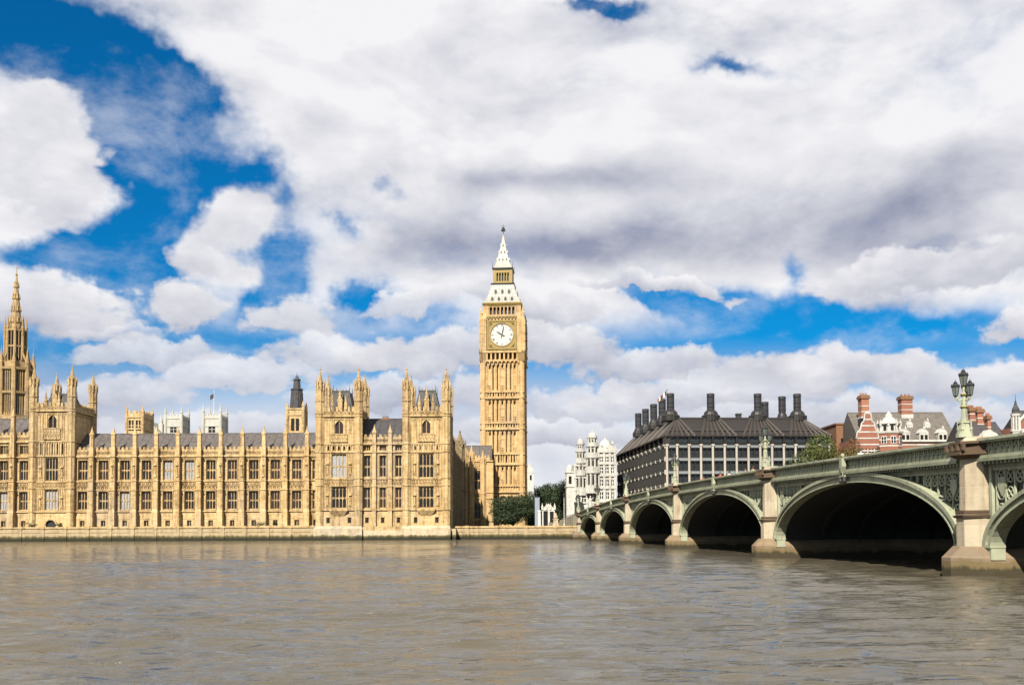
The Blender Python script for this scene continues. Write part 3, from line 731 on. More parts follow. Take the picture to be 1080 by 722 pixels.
    if door:
        d = MB(); d.prism_y([(xc-1.15,3.05),(xc+1.15,3.05),(xc+1.15,4.0),(xc+.8,4.7),(xc,5.0),(xc-.8,4.7),(xc-1.15,4.0)], yf+.35, yf+.5); d.build('doorway', M['black'], pal)
        d = MB()
        for k in range(8):
            a0, a1 = PI*k/8, PI*(k+1)/8
            d.hexa([(xc+1.2*math.cos(a0),yf-.25,4.0+1.1*math.sin(a0)),(xc+1.2*math.cos(a1),yf-.25,4.0+1.1*math.sin(a1)),(xc+1.2*math.cos(a1),yf+.05,4.0+1.1*math.sin(a1)),(xc+1.2*math.cos(a0),yf+.05,4.0+1.1*math.sin(a0)),
                    (xc+1.6*math.cos(a0),yf-.25,4.0+1.5*math.sin(a0)),(xc+1.6*math.cos(a1),yf-.25,4.0+1.5*math.sin(a1)),(xc+1.6*math.cos(a1),yf+.05,4.0+1.5*math.sin(a1)),(xc+1.6*math.cos(a0),yf+.05,4.0+1.5*math.sin(a0))])
        d.build('door_arch', M['stone_trim'], pal)
pal_tower(-117.0, -107.4, 249.2, 262.0, 3.0, 31.9, 33.6, 38.4, 43.2, (20.5, 24.1), 3.1, 4, 36.0, 'iron_roof', door=True, hasoriel=False)
YP = 240.0
pal_tower(-45.3, -35.9, YP, 250.8, .0, 29.3, 31.2, 35.9, 40.8, (20.5, 22.4), 3.5, 4, 35.2, 'iron_roof')
pal_tower(-24.9, -15.3, YP, 251.2, .0, 29.3, 31.2, 35.9, 40.8, (20.5, 22.4), 3.5, 4, 35.2, 'iron_roof')
# recessed middle of the pavilion
holes3 = holes; holes = []
mx = [-34.2, -30.5, -26.8]; mxc = (-35.9-24.9)/2
YM = YP+.7
for xc in mx:
    xc2 = xc+.1
    holes.append((xc2-.45, xc2+.45, 3.9, 5.3)); wins.append((xc2, YM, 3.9, .9, 1.4, 1, 1, 'pane'))
    holes.append((xc2-.75, xc2+.75, 7.5, 12.3)); wins.append((xc2, YM, 7.5, 1.5, 4.8, 2, 2, 'pane_red'))
    holes.append((xc2-.75, xc2+.75, 14.8, 19.8)); wins.append((xc2, YM, 14.8, 1.5, 5.0, 2, 2, 'pane'))
    holes.append((xc2-.8, xc2+.8, 21.0, 22.2)); wins.append((xc2, YM, 21.0, 1.6, 1.2, 3, 1, 'pane'))
wall.wall(-36.0, -24.8, 0, 23.0, YM, holes, .6)
for z, d, h in ((6.95, .34, .3), (12.5, .26, .22), (14.35, .26, .22), (20.5, .34, .3), (22.4, .4, .35)): wall.box(-36.0, -24.8, YM-d, YM+.05, z, z+h)
for i, xc in enumerate(mx):
    a, b_x = xc-1.75, xc+1.95
    carved(det, a+.3, b_x-.3, YM, 12.75, 14.3, 4)
    for x0, x1 in ((a+.35, xc-.8), (xc+1.0, b_x-.35)):
        ribs(det, x0, x1, YM, 7.4, 12.4, 2, .1, .1); ribs(det, x0, x1, YM, 14.7, 20.3, 2, .1, .1)
    for z in (12.35, 19.85): det.box(xc-.9, xc+1.1, YM-.22, YM+.05, z, z+.14)
parapet(-35.0, -25.8, YM, 22.78, 24.7, 1.15)
for x in (-32.35, -28.65):
    b = MB(); b.box(x-.45, x+.45, YM-.6, YM+.1, 0, 22.4)
    for z in (6.95, 12.5, 14.35, 20.5, 22.4): b.box(x-.55, x+.55, YM-.72, YM+.1, z, z+.3)
    pinnacle(b, x, YM-.25, 22.5, 25.3, 27.2, .42); b.build('buttress', M['stone'], pal)
rf = MB(); pitched(rf, -36, -24.8, YM+.8, YM+15, 23.5, 29.0); rf.build('roof', M['slate_dark'], pal)
ch = MB(); xch, zch = P(407, 441, 249); ch.box(xch-.9, xch+.9, 248, 249.6, 26.5, zch); ch.box(xch-1.05, xch+1.05, 247.9, 249.7, zch-.5, zch-.2)
for s in (-.5, 0, .5): ch.frus(xch+s, 248.8, zch, zch+.6, .17, .15, 8)
ch.build('chimney', M['brick_brown'], pal)
bk = MB(); bk.box(-45.2, -15.4, YP+11, 256, 0, 22.0); bk.box(-36.2, -24.6, YM+1.0, YP+11.1, 0, 22.9)
bk.box(-45.25, -45.0, YP+10, YW+2, 0, 22); bk.build('back_range', M['stone_grey'], pal)
# bright foot of the pavilion rising from the water
ft = MB()
for a, b_x in ((-46.3, -35.0), (-25.9, -14.4)): ft.box(a, b_x, YP-1.3, YP+2, -1, 2.75); ft.hexa([(a,YP-1.3,2.75),(b_x,YP-1.3,2.75),(b_x,YP+2,2.75),(a,YP+2,2.75),(a+.3,YP-.6,3.3),(b_x-.3,YP-.6,3.3),(b_x-.3,YP+2,3.3),(a+.3,YP+2,3.3)])
ft.box(-35.0, -25.9, YP-.5, YP+2, -1, 2.3)
ft.build('river_plinth', M['plinth_pale'], pal)
ft = MB(); ft.box(-35.0, -25.9, YP-.45, YP-.15, 2.3, 3.0)
for k in range(9): ft.prism_y([(-35+k*1.02,3.0),(-34+k*1.02,3.0),(-34.5+k*1.02,3.35)], YP-.45, YP-.15)
ft.build('terrace_balustrade', M['stone_trim'], pal)
# north return, running away from the river in shade
rt = MB(); rt.T = Matrix.Translation((-15.25, 251.2, 0)) @ Matrix.Rotation(PI/2, 4, 'Z')
rh = []
for k in range(10):
    xc = 2.6+4.7*k; rh += [(xc-.9, xc+.9, 7.5, 12.2), (xc-.9, xc+.9, 14.7, 19.6)]
rt.wall(0, 49.5, 0, 22.5, 0, rh, .5)
for z, d, h in ((6.95,.3,.3),(12.5,.25,.2),(14.35,.25,.2),(20.5,.4,.3),(22.2,.4,.3)): rt.box(0, 49.5, -d, .05, z, z+h)
for k in range(11):
    x = .25+4.9*k; rt.box(x-.5, x+.5, -.8, .1, 0, 22.5); pinnacle(rt, x, -.35, 22.5, 24.4, 26.5, .4)
crenels(rt, 0, 49.5, -.1, .3, 22.5, 24.0, 1.1)
turret(rt, 49, 0, 0, 27, 31.5, 1.5)
rt.T = None
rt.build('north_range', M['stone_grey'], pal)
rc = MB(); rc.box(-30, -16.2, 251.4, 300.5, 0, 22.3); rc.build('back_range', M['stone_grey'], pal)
for k in range(10):
    for z0, h in ((7.5, 4.7), (14.7, 4.9)): window(pal, -15.25, 251.2+2.6+4.7*k, z0, 1.8, h, 3, 2, 'pane', rec=.3, rz=PI/2)
rr = MB(); rr.T = Matrix.Translation((-23, 251.4, 0)) @ Matrix.Rotation(PI/2, 4, 'Z'); pitched(rr, 0, 49, -6.7, 7, 22.4, 27.5); rr.T = None; rr.build('roof', M['slate'], pal)
wall.build('wall', M['stone'], pal); det.build('carved_panelling', M['stone_trim'], pal); par.build('parapet', M['stone_trim'], pal)
for a in wins: window(pal, *a)

# ------------------------------------------------------------------ terrace wall and garden wall
def river_wall(name, label, x0, x1, y, ztop, matn, panels=5.25, coping=True):
    t = thing(name, label, 'river wall', ((x0+x1)/2, y, 0), world=True)
    b = MB(); b.box(x0, x1, y, y+2.5, -1.2, ztop-.35)
    x = x0+panels/2
    while x < x1: b.box(x-.45, x+.45, y-.18, y+.1, -1.2, ztop-.3); x += panels
    b.box(x0, x1, y-.1, y+.1, ztop-1.35, ztop-1.15)
    b.build('wall', M[matn], t)
    c = MB(); c.box(x0, x1, y-.22, y+.5, ztop-.35, ztop); 
    x = x0+panels/2
    while x < x1: c.box(x-.55, x+.55, y-.32, y+.55, ztop-.4, ztop+.12); x += panels
    c.build('coping', M['stone' if matn == 'river_wall' else 'brown_stone'], t)
    return t
river_wall('river_wall', 'long pale terrace wall with a weedy foot below the palace wing', -170, -46.3, 239.2, 3.35, 'river_wall')
ter = MB(); ter.box(-170, -46.2, 241, 250.5, -1, 3.06); struct(ter.build('terrace_pavement', M['paving']))

# ------------------------------------------------------------------ clock tower
xb, _ = P(532, 550, 322)
bb = thing('clock_tower', 'tall golden clock tower with white dials, pale iron roof and pointed spire', 'clock tower', (xb, 322, 2.9), R(-4.2))
def zb(py): return PZ(py, 322, 532)-2.9
S4 = [Matrix.Rotation(k*PI/2, 4, 'Z') for k in range(4)]
sh = MB(); dt = MB()
bands = [(480, 491), (448, 454.5), (415.8, 422.5)]
z_sh = zb(384)
slots_z = [(zb(478)-(zb(478)-zb(455.5))*0, 0)]
spans = [(zb(512.5), zb(491.5)), (zb(479.5), zb(455)), (zb(447.5), zb(423)), (zb(415.3), zb(386))]
for T in S4:
    sh.T = dt.T = T
    hs = []
    for a, c in spans:
        for x in (-2.75, -1.4, 1.35, 2.7): hs.append((x-.27, x+.27, a+.4, c-.5))
        for x in (-3.85, 0, 3.85): hs.append((x-.3, x+.3, c-1.9, c-.6))
    for a, c in bands:
        za, zc = zb(c), zb(a)
        for i in range(7): x = -3.9+1.3*i; hs.append((x-.36, x+.36, za+.7, zc-.6))
    for x in (-2.4, 0, 2.4): hs.append((x-.7, x+.7, 3.0, 9.5))
    sh.wall(-5.2, 5.2, 0, z_sh, -6.25, hs, 1.1)
    for a, c in bands + [(513, 519.5)]:
        za, zc = zb(c), zb(a)
        dt.box(-6.9, 6.9, -6.9, -6.1, za-.15, za+.35); dt.box(-6.9, 6.9, -6.85, -6.1, zc-.2, zc+.25)
        for i in range(13): dt.box(-4.9+i*.8, -4.6+i*.8, -6.6, -6.2, za+.35, zc-.2)
    for a, c in spans:
        for x in (-4.6, -3.3, -2.05, -.75, .75, 2.0, 3.3, 4.6): dt.box(x-.11, x+.11, -6.48, -6.2, a, c)
        for x in (-5.9, 5.9):
            for q in (-.5, 0, .5): dt.box(x+q-.09, x+q+.09, -6.75, -6.5, a+.2, c-.2)
        zm = a
        while zm < c-2.2:
            dt.box(-.7, .7, -6.40, -6.2, zm+1.8, zm+2.05); zm += 2.6
        carved(dt, -.7, .7, -6.3, a+.3, a+1.9, 1, .12); carved(dt, 3.4, 4.5, -6.3, a+.3, a+1.9, 1, .12); carved(dt, -4.5, -3.4, -6.3, a+.3, a+1.9, 1, .12)
    # top arcade under the clock
    za, zc = zb(383.5), zb(374)
    sh.box(-6.95, 6.95, -6.95, -6.0, za-.3, za+.25)
    for i in range(8): dt.box(-4.7+i*1.34-.24, -4.7+i*1.34+.24, -7.0, -5.9, za+.2, zc)
    for i in range(9): dt.box(-5.1+i*1.275-.2, -5.1+i*1.275+.2, -7.3, -6.9, za-.9, za-.3)
    dt.box(-7.2, 7.2, -7.2, -6.1, zc-.5, zc+.15)
    sh.box(-7.0, -4.8, -7.0, -5, za, zc); sh.box(4.8, 7.0, -7.0, -5, za, zc)
    # corner buttress of the shaft (octagonal)
    sh.frus(-5.9, -5.9, 0, z_sh+1, .98, .95, 8)
    for z in (zb(519), zb(491), zb(454), zb(422)): sh.frus(-5.9, -5.9, z-.2, z+.3, 1.12, 1.12, 8)
sh.T = None
sh.box(-5.15, 5.15, -5.15, 5.15, 0, zb(336))
sh.build('shaft', M['stone_tower'], bb)
dt.T = None; dt.build('shaft_tracery', M['stone_tower'], bb)
# clock stage
z0, z1, zdial = zb(374)+.1, zb(336.5), zb(357)
cs = MB(); gd = MB()
for T in S4:
    cs.T = gd.T = T
    cs.box(-7.1, -4.75, -7.1, -4.7, z0, z1-1.2)
    for q in (-1.15, -.4, .4, 1.15):
        cs.box(-5.93+q*.85-.12, -5.93+q*.85+.12, -7.28, -7.0, z0+.3, z1-1.5)
    for z in (z0+2.8, z0+5.4, z0+7.8): cs.box(-7.25, -4.8, -7.25, -6.9, z, z+.25)
    cs.box(-4.76, 4.76, -6.6, -5, z0, z1)
    cs.hexa([(-7.1,-7.1,z1-1.2),(-4.75,-7.1,z1-1.2),(-4.75,-4.7,z1-1.2),(-7.1,-4.7,z1-1.2),(-6.2,-6.2,z1+.9),(-4.75,-6.2,z1+.9),(-4.75,-4.7,z1+.9),(-6.2,-4.7,z1+.9)])
    pinnacle(cs, -6.5, -6.5, z1-1.5, z1+.6, z1+3.0, .45)
    # gilt frame round the dial
    r = 3.5; e = 4.6
    gd.box(-e, e, -7.05, -6.5, zdial-e, zdial-e+.5); gd.box(-e, e, -7.05, -6.5, zdial+e-.5, zdial+e)
    gd.box(-e, -e+.5, -7.05, -6.5, zdial-e+.5, zdial+e-.5); gd.box(e-.5, e, -7.05, -6.5, zdial-e+.5, zdial+e-.5)
    N = 40
    for i in range(N):                                                # square plate with a round hole
        a0, a1 = 2*PI*i/N, 2*PI*(i+1)/N
        def sq(a): k = (e-.5)/max(abs(math.cos(a)), abs(math.sin(a))); return (k*math.cos(a), k*math.sin(a))
        q0, q1 = sq(a0), sq(a1)
        p = [(r*math.cos(a0), zdial+r*math.sin(a0)), (r*math.cos(a1), zdial+r*math.sin(a1)), (q1[0], zdial+q1[1]), (q0[0], zdial+q0[1])]
        gd.prism_y(p, -6.85, -6.62)
        p = [(r*math.cos(a0), zdial+r*math.sin(a0)), (r*math.cos(a1), zdial+r*math.sin(a1)), ((r+.25)*math.cos(a1), zdial+(r+.25)*math.sin(a1)), ((r+.25)*math.cos(a0), zdial+(r+.25)*math.sin(a0))]
        gd.prism_y(p, -7.0, -6.84)
    for sx in (-1, 1):
        for sz in (-1, 1):
            gd.ball((sx*3.45, -6.85, zdial+sz*3.45), .38, 8, 5); gd.ball((sx*3.85, -6.85, zdial+sz*2.9), .2, 6, 4); gd.ball((sx*2.9, -6.85, zdial+sz*3.85), .2, 6, 4)
    for i in range(9): gd.ball((-4.2+i*1.05, -6.95, zdial+e+.5), .28, 6, 4)
    gd.box(-4.8, 4.8, -6.95, -6.5, zdial+e+.9, zdial+e+1.15)
    for i in range(9): gd.frus(-4.2+i*1.05, -6.8, zdial-e-.6, zdial-e-.1, .2, .32, 6)
cs.T = gd.T = None
cs.build('clock_stage', M['stone_tower'], bb); gd.build('dial_surround', M['gold'], bb)
NUM = ['XII','I','II','III','IIII','V','VI','VII','VIII','IX','X','XI']
for k, T in enumerate(S4):
    f = MB(); f.T = T
    f.mesh([(3.51*math.cos(2*PI*i/48), -6.70, zdial+3.51*math.sin(2*PI*i/48)) for i in range(48)], [tuple(range(48))])
    face = f.build('clock_face', M['dial'], bb)
    nm = MB(); nm.T = T
    for h, t in enumerate(NUM):
        ang = R(30*h)
        w = {'I': .18, 'V': .34, 'X': .36}; tot = sum(w[c] for c in t); x = -tot/2
        def tp(u, v): return (u*math.cos(ang)+v*math.sin(ang), -6.74, zdial-u*math.sin(ang)+v*math.cos(ang))
        for c in t:
            a, b_x = x+.03, x+w[c]-.03; lo, hi = 2.62, 3.22
            if c == 'I': nm.tube(tp((a+b_x)/2, lo), tp((a+b_x)/2, hi), .05, n=4)
            elif c == 'V': nm.tube(tp((a+b_x)/2, lo), tp(a, hi), .05, n=4); nm.tube(tp((a+b_x)/2, lo), tp(b_x, hi), .035, n=4)
            else: nm.tube(tp(b_x, lo), tp(a, hi), .05, n=4); nm.tube(tp(a, lo), tp(b_x, hi), .035, n=4)
            x += w[c]
    for i in range(60):
        a = 2*PI*i/60; nm.tube((3.28*math.sin(a), -6.74, zdial+3.28*math.cos(a)), (3.44*math.sin(a), -6.74, zdial+3.44*math.cos(a)), .03, n=4)
    for i in range(12):
        a = 2*PI*i/12; nm.tube((.7*math.sin(a), -6.73, zdial+.7*math.cos(a)), (2.5*math.sin(a), -6.73, zdial+2.5*math.cos(a)), .022, n=4)
    nm.build('numerals', M['dial_grey'], face)
    for nme, deg, L, wd in (('hour_hand', 302, 2.1, .26), ('minute_hand', 12.5, 3.3, .17)):
        hd = MB(); hd.T = T; a = R(deg); y = -6.84 if nme == 'hour_hand' else -6.92
        d = (math.sin(a), math.cos(a)); p = (d[1], -d[0])
        pts = [(-.9, wd*.8), (-.3, wd*.6), (L*.62, wd*.75), (L, .02), (L*.62, -wd*.75), (-.3, -wd*.6), (-.9, -wd*.8)]
        hd.prism_y([(d[0]*u+p[0]*v, zdial+d[1]*u+p[1]*v) for u, v in pts], y-.03, y+.03)
        hd.build(nme, M['black'], face)
# belfry, roofs, lantern, spire
z0, z1 = zb(336.5), zb(325.5)
bf = MB(); dk = MB()
for T in S4:
    bf.T = T
    for i in range(8): bf.box(-4.1+i*1.17-.2, -4.1+i*1.17+.2, -5.7, -5.0, z0, z1-.5)
    bf.box(-5.9, -4.2, -5.9, -4.2, z0, z1-.2)
    bf.box(-5.6, 5.6, -5.75, -5, z1-.6, z1-.2); bf.box(-5.6, 5.6, -5.8, -5, z0, z0+.35)
bf.T = None
bf.build('belfry', M['stone_tower'], bb)
dk.box(-4.6, 4.6, -4.6, 4.6, z0, z1); dk.build('belfry_dark', M['iron_dark'], bb)  # solid dark box: shade inside the open belfry put into colour
ev = MB(); ev.frus(0, 0, z1-.2, z1+.45, 5.95, 6.15, 4); ev.frus(0, 0, z1+.45, z1+.8, 6.2, 6.0, 4)
for T in S4:
    ev.T = T
    for i in range(11): ev.ball((-5.5+i*1.1, -6.05, z1+.2), .2, 5, 4)
ev.T = None; ev.build('eaves', M['gold'], bb)
rz0, rz1 = z1+.8, zb(303)
rl = MB(); prof = [(5.75, 0), (5.0, .22), (4.4, .48), (3.9, .75), (3.6, 1)]
for (a, ta), (c, tc) in zip(prof, prof[1:]): rl.frus(0, 0, rz0+(rz1-rz0)*ta, rz0+(rz1-rz0)*tc, a, c, 4)
for T in S4:
    rl.T = T
    def rr_(t):
        for (a, ta), (c, tc) in zip(prof, prof[1:]):
            if t <= tc: return a+(c-a)*(t-ta)/(tc-ta)
    for t in (.3, .52, .75):
        rl.box(-rr_(t), rr_(t), -rr_(t)-.06, -rr_(t)+.4, rz0+(rz1-rz0)*t-.06, rz0+(rz1-rz0)*t+.06)
    for i in range(-4, 5):
        for (a, ta), (c, tc) in zip(prof, prof[1:]): rl.tube((a*i/4.2, -a, rz0+(rz1-rz0)*ta), (c*i/4.2, -c, rz0+(rz1-rz0)*tc), .07, n=4)
rl.T = None; lower = rl.build('lower_roof', M['roof_white'], bb)
for t, nn in ((.20, 4), (.62, 3)):
    for T in S4:
        for i in range(nn):
            d = MB(); d.T = T; x = (i-(nn-1)/2)*(2.05 if nn == 4 else 2.1); y = -rr_(t); z = rz0+(rz1-rz0)*t
            d.cur = 0; d.prism_y([(x-.5, z-.75), (x+.5, z-.75), (x+.5, z+.25), (x, z+.95), (x-.5, z+.25)], y-.32, y+.9)
            d.cur = 1; d.prism_y([(x-.33, z-.6), (x+.33, z-.6), (x+.33, z+.25), (x, z+.7), (x-.33, z+.25)], y-.36, y-.30)
            d.build('roof_dormer', [M['roof_white'], M['black']], lower)
la = MB(); lz0, lz1 = rz1, zb(285)
la.cur = 1; la.frus(0, 0, lz0, lz0+.55, 3.6, 3.75, 4)
la.cur = 0
for T in S4:
    la.T = T
    for i in range(6): la.box(-2.1+i*.84-.15, -2.1+i*.84+.15, -2.95, -2.5, lz0+.5, lz1-1.2)
    la.box(-3.05, -2.2, -3.05, -2.2, lz0+.5, lz1-.5); la.box(-3, 3, -3.0, -2.4, lz0+.5, lz0+1.3); la.box(-3, 3, -3.0, -2.4, lz1-1.5, lz1-.5)
la.T = None
la.cur = 1; la.frus(0, 0, lz0+.55, lz1-.4, 2.1, 2.1, 4); la.frus(0, 0, lz1-.5, lz1+.05, 3.2, 3.35, 4)
la.build('lantern', [M['gold'], M['iron_dark']], bb)
sp = MB(); sz0, sz1 = lz1+.05, zb(247)
prof2 = [(3.05, 0), (2.5, .10), (1.95, .22), (1.35, .43), (.7, .68), (.12, 1)]
for (a, ta), (c, tc) in zip(prof2, prof2[1:]): sp.frus(0, 0, sz0+(sz1-sz0)*ta, sz0+(sz1-sz0)*tc, a, c, 4)
for T in S4:
    sp.T = T
    for i in (-1, 0, 1):
        for (a, ta), (c, tc) in zip(prof2, prof2[1:]): sp.tube((a*i, -a, sz0+(sz1-sz0)*ta), (c*i, -c, sz0+(sz1-sz0)*tc), .06, n=4)
sp.T = None; spire = sp.build('spire', M['roof_white'], bb)
for t, nn in ((.27, 3), (.49, 2), (.69, 1)):
    for T in S4:
        for i in range(nn):
            d = MB(); d.T = T
            y = -[a+(c-a)*(t-ta)/(tc-ta) for (a, ta), (c, tc) in zip(prof2, prof2[1:]) if ta <= t <= tc][0]
            x = (i-(nn-1)/2)*1.15; z = sz0+(sz1-sz0)*t
            d.cur = 0; d.prism_y([(x-.3, z-.4), (x+.3, z-.4), (x, z+.55)], y-.28, y+.5); d.cur = 1; d.prism_y([(x-.2, z-.33), (x+.2, z-.33), (x, z+.35)], y-.32, y-.27)
            d.build('roof_dormer', [M['roof_white'], M['black']], spire)
fn = MB(); zt = zb(236)
fn.tube((0,0,sz1-.6), (0,0,zt), .12, .04, 6); fn.ball((0,0,zb(241.5)), .55, 8, 6); fn.ball((0,0,zb(250)), .3, 8, 5)
fn.frus(0, 0, zb(243.5), zb(242.3), .75, .5, 8)
for a in range(4): fn.tube((0,0,zb(239)), (.7*math.cos(a*PI/2), .7*math.sin(a*PI/2), zb(238.3)), .05, n=4)
for sx in (-1, 1):
    for sy in (-1, 1): fn.tube((sx*3.1, sy*3.1, lz1), (sx*3.3, sy*3.3, lz1+2.2), .1, .03, 5)
fn.build('finial', M['iron_dark'], bb)

# ------------------------------------------------------------------ low stone range beside the clock tower
xl, xr = PX(490.5, 310), PX(510, 310)
rg = thing('gothic_range', 'narrow golden stone range with pinnacles between the dark palace flank and the clock tower', 'building', ((xl+xr)/2, 310, 2.9), world=True)
w = MB(); hh = []; zt = PZ(485, 310)
for xc in (PX(504, 310),):
    hh += [(xc-1.1, xc+1.1, 5.5, 10.2), (xc-1.1, xc+1.1, 14.2, 20.0)]
w.wall(xl, xr+3, 2.8, zt, 310, hh, .5)
for z, d in ((4.6,.3), (11.4,.25), (13.2,.25), (zt-.4,.4)): w.box(xl, xr+3, 310-d, 310.1, z, z+.32)
carved(w, xl+1.3, xr-1, 310, 11.7, 13.2, 6); carved(w, xl+1.3, xr-1, 310, zt-2.6, zt-.4, 6)
ribs(w, xl+1.3, PX(504,310)-1.2, 310, 5, 11.3, 3); ribs(w, xl+1.3, PX(504,310)-1.2, 310, 13.6, 20, 3); ribs(w, PX(504,310)+1.2, xr, 310, 5, 11.3, 2); ribs(w, PX(504,310)+1.2, xr, 310, 13.6, 20, 2)
w.box(xl+.1, xr+2.9, 311, 318, 2.8, zt-.2)
crenels(w, xl, xr+2, 309.8, 310.3, zt, zt+1.4)
w.build('wall', M['stone_tower'], rg)
for xx, zz in ((490.8, 468), (497.5, 470), (509.5, 476)):
    u = MB(); x = PX(xx, 310); turret(u, x, 309.8, 2.8, PZ(zz+10, 310), PZ(zz-2, 310), .75); u.build('turret', M['stone_tower'], rg)
for z0, h in ((5.5, 4.7), (14.2, 5.8)): window(rg, PX(504, 310), 310, z0, 2.2, h, 2, 2, 'pane')
u = MB(); pitched(u, xl, xr+2.5, 311, 318, zt, zt+4.5); u.build('roof', M['slate'], rg)

# ------------------------------------------------------------------ towers that rise behind the palace
def zp(py, Y, px): return P(px, py, Y)[1]
xs, _ = P(15, 440, 340)
cs_ = thing('spire_tower', 'octagonal gothic stone tower with a slender needle spire behind the palace roof', 'spire tower', (xs, 340, 2.9), world=True)
Z = lambda py: zp(py, 340, 15)
b = MB(); r1 = 5.6
b.frus(xs, 340, 3, Z(440), r1+.3, r1, 8); b.frus(xs, 340, Z(440), Z(383), r1*.86, r1*.82, 8)
for i in range(8):
    a = PI/8+i*PI/4; cx, cy = xs+5.5*math.cos(a), 340+5.5*math.sin(a)
    b.tube((cx, cy, 20), (cx, cy, Z(386)), .95, .7, 6); pinnacle(b, cx, cy, Z(392), Z(384), Z(366), .55)
    for q in (.33, .5, .67):
        a2 = PI/8+(i+q)*PI/4; k = (1-q)*math.cos(PI/8)/math.cos(PI/8)
        ax, ay = xs+5.3*(math.cos(PI/8+i*PI/4)*(1-q)+math.cos(PI/8+(i+1)*PI/4)*q), 340+5.3*(math.sin(PI/8+i*PI/4)*(1-q)+math.sin(PI/8+(i+1)*PI/4)*q)
        b.tube((ax, ay, Z(440)), (ax, ay, Z(390)), .22, .2, 4)
    # flying struts to the lantern
    b.tube((cx, cy, Z(385)), (xs+3.2*math.cos(a), 340+3.2*math.sin(a), Z(372)), .35, .3, 5)
for py in (440, 415, 390): b.frus(xs, 340, Z(py)-.4, Z(py)+.4, r1*.99, r1*1.02, 8)
b.frus(xs, 340, Z(384), Z(347), 2.5, 2.3, 8)
for i in range(8):
    a = PI/8+i*PI/4; cx, cy = xs+3.2*math.cos(a), 340+3.2*math.sin(a)
    b.tube((cx, cy, Z(384)), (cx, cy, Z(350)), .5, .4, 6); pinnacle(b, cx, cy, Z(354), Z(346), Z(332), .33)
    a = i*PI/4; cx, cy = xs+2.95*math.cos(a), 340+2.95*math.sin(a); b.tube((cx, cy, Z(382)), (cx, cy, Z(350)), .16, .16, 4)
for py in (382, 366, 349): b.frus(xs, 340, Z(py)-.3, Z(py)+.3, 3.1, 3.2, 8)
b.frus(xs, 340, Z(348), Z(290), 1.85, .18, 8)
for py, rr in ((340, 1.75), (328, 1.4), (315, 1.05), (303, .65)):
    b.frus(xs, 340, Z(py)-.3, Z(py)+.3, rr*1.05, rr*1.1, 8)
    for i in range(8): a = i*PI/4; b.frus(xs+rr*math.cos(a), 340+rr*math.sin(a), Z(py), Z(py-6), .3, .03, 4)
b.build('tower', M['stone_brown'], cs_)
for i in range(8):
    u = MB(); a = i*PI/4; u.T = Matrix.Translation((xs, 340, 0)) @ Matrix.Rotation(a, 4, 'Z')
    u.box(-1.15, 1.15, -4.85, -4.6, Z(436), Z(394)); u.build('window', M['pane'], cs_)
    u = MB(); u.T = Matrix.Translation((xs, 340, 0)) @ Matrix.Rotation(a, 4, 'Z'); u.box(-.75, .75, -2.62, -2.4, Z(381), Z(352)); u.build('window', M['pane'], cs_)
u = MB(); u.ball((xs, 340, Z(290)), .4, 8, 5); u.tube((xs, 340, Z(290)), (xs, 340, Z(280)), .14, .05, 5); u.box(xs-.05, xs+.5, 339.97, 340.03, Z(283.5), Z(281.5)); u.build('finial', M['gold'], cs_)

def square_tower(name, label, cat, pxa, pxb, Y, pyt, pyb, dep, matn, pin, opens, group=None, parent=None):
    """plain battlemented tower with corner pinnacles"""
    xa, xb_ = PX(pxa, Y, pyt), PX(pxb, Y, pyt); Z = lambda py: zp(py, Y, (pxa+pxb)/2)
    t = parent or thing(name, label, cat, ((xa+xb_)/2, Y, 2.9), group=group, world=True)
    b = MB(); hs = [(xa+(xb_-xa)*u0, xa+(xb_-xa)*u1, Z(q1), Z(q0)) for u0, u1, q0, q1 in opens]
    zt = Z(pyt)
    b.wall(xa, xb_, 3, zt, Y, hs, .7); b.box(xa+.02, xb_-.02, Y+.9, Y+dep-.02, 3, zt-.1)
    b.face([(xa,Y,3),(xa,Y+dep,3),(xa,Y+dep,zt),(xa,Y,zt)]); b.face([(xb_,Y,3),(xb_,Y,zt),(xb_,Y+dep,zt),(xb_,Y+dep,3)])
    b.face([(xa,Y,zt),(xb_,Y,zt),(xb_,Y+dep,zt),(xa,Y+dep,zt)]); b.face([(xa,Y+dep,3),(xb_,Y+dep,3),(xb_,Y+dep,zt),(xa,Y+dep,zt)])
    for z in (zt-.5, zt-4.4, Z(pyb)): b.box(xa-.3, xb_+.3, Y-.3, Y+dep+.3, z, z+.5)
    crenels(b, xa, xb_, Y-.15, Y+.3, zt, zt+1.6, 1.5); crenels(b, xa, xb_, Y+dep-.3, Y+dep+.15, zt, zt+1.6, 1.5)
    b.T = Matrix.Translation((xb_, 0, 0)) @ Matrix.Rotation(PI/2, 4, 'Z'); crenels(b, Y, Y+dep, -.3, .15, zt, zt+1.6, 1.5); b.T = None
    w = b.build('tower', M[matn], t)
    for cx in (xa, xb_):
        for cy in (Y, Y+dep):
            u = MB(); rr = (xb_-xa)*.085; u.frus(cx, cy, 20, zt+.2, rr, rr, 8); pinnacle(u, cx, cy, zt, zt+(Z(pin)-zt)*.4, Z(pin), rr*.85, 8 if matn == 'stone_abbey' else 4); u.build('pinnacle', M[matn], w)
    for a, b_, c, d in hs:
        u = MB(); u.box(a+.02, b_-.02, Y+.45, Y+.55, c, d); wi = u.build('window', M['pane_red' if matn == 'stone' else 'pane'], t)
        u = MB(); m = (a+b_)/2; u.box(m-.14, m+.14, Y+.2, Y+.44, c, d); u.box(a, b_, Y+.22, Y+.44, (c+d)/2-.12, (c+d)/2+.12); u.build('mullion', M[matn], wi)
    return t
square_tower('stone_tower', 'small square honey stone tower with two wide openings behind the left of the palace roof', 'tower', 133.5, 150.5, 330, 438.5, 459, 9, 'stone', 427, [(.14,.44,443,454), (.57,.87,443,454)])
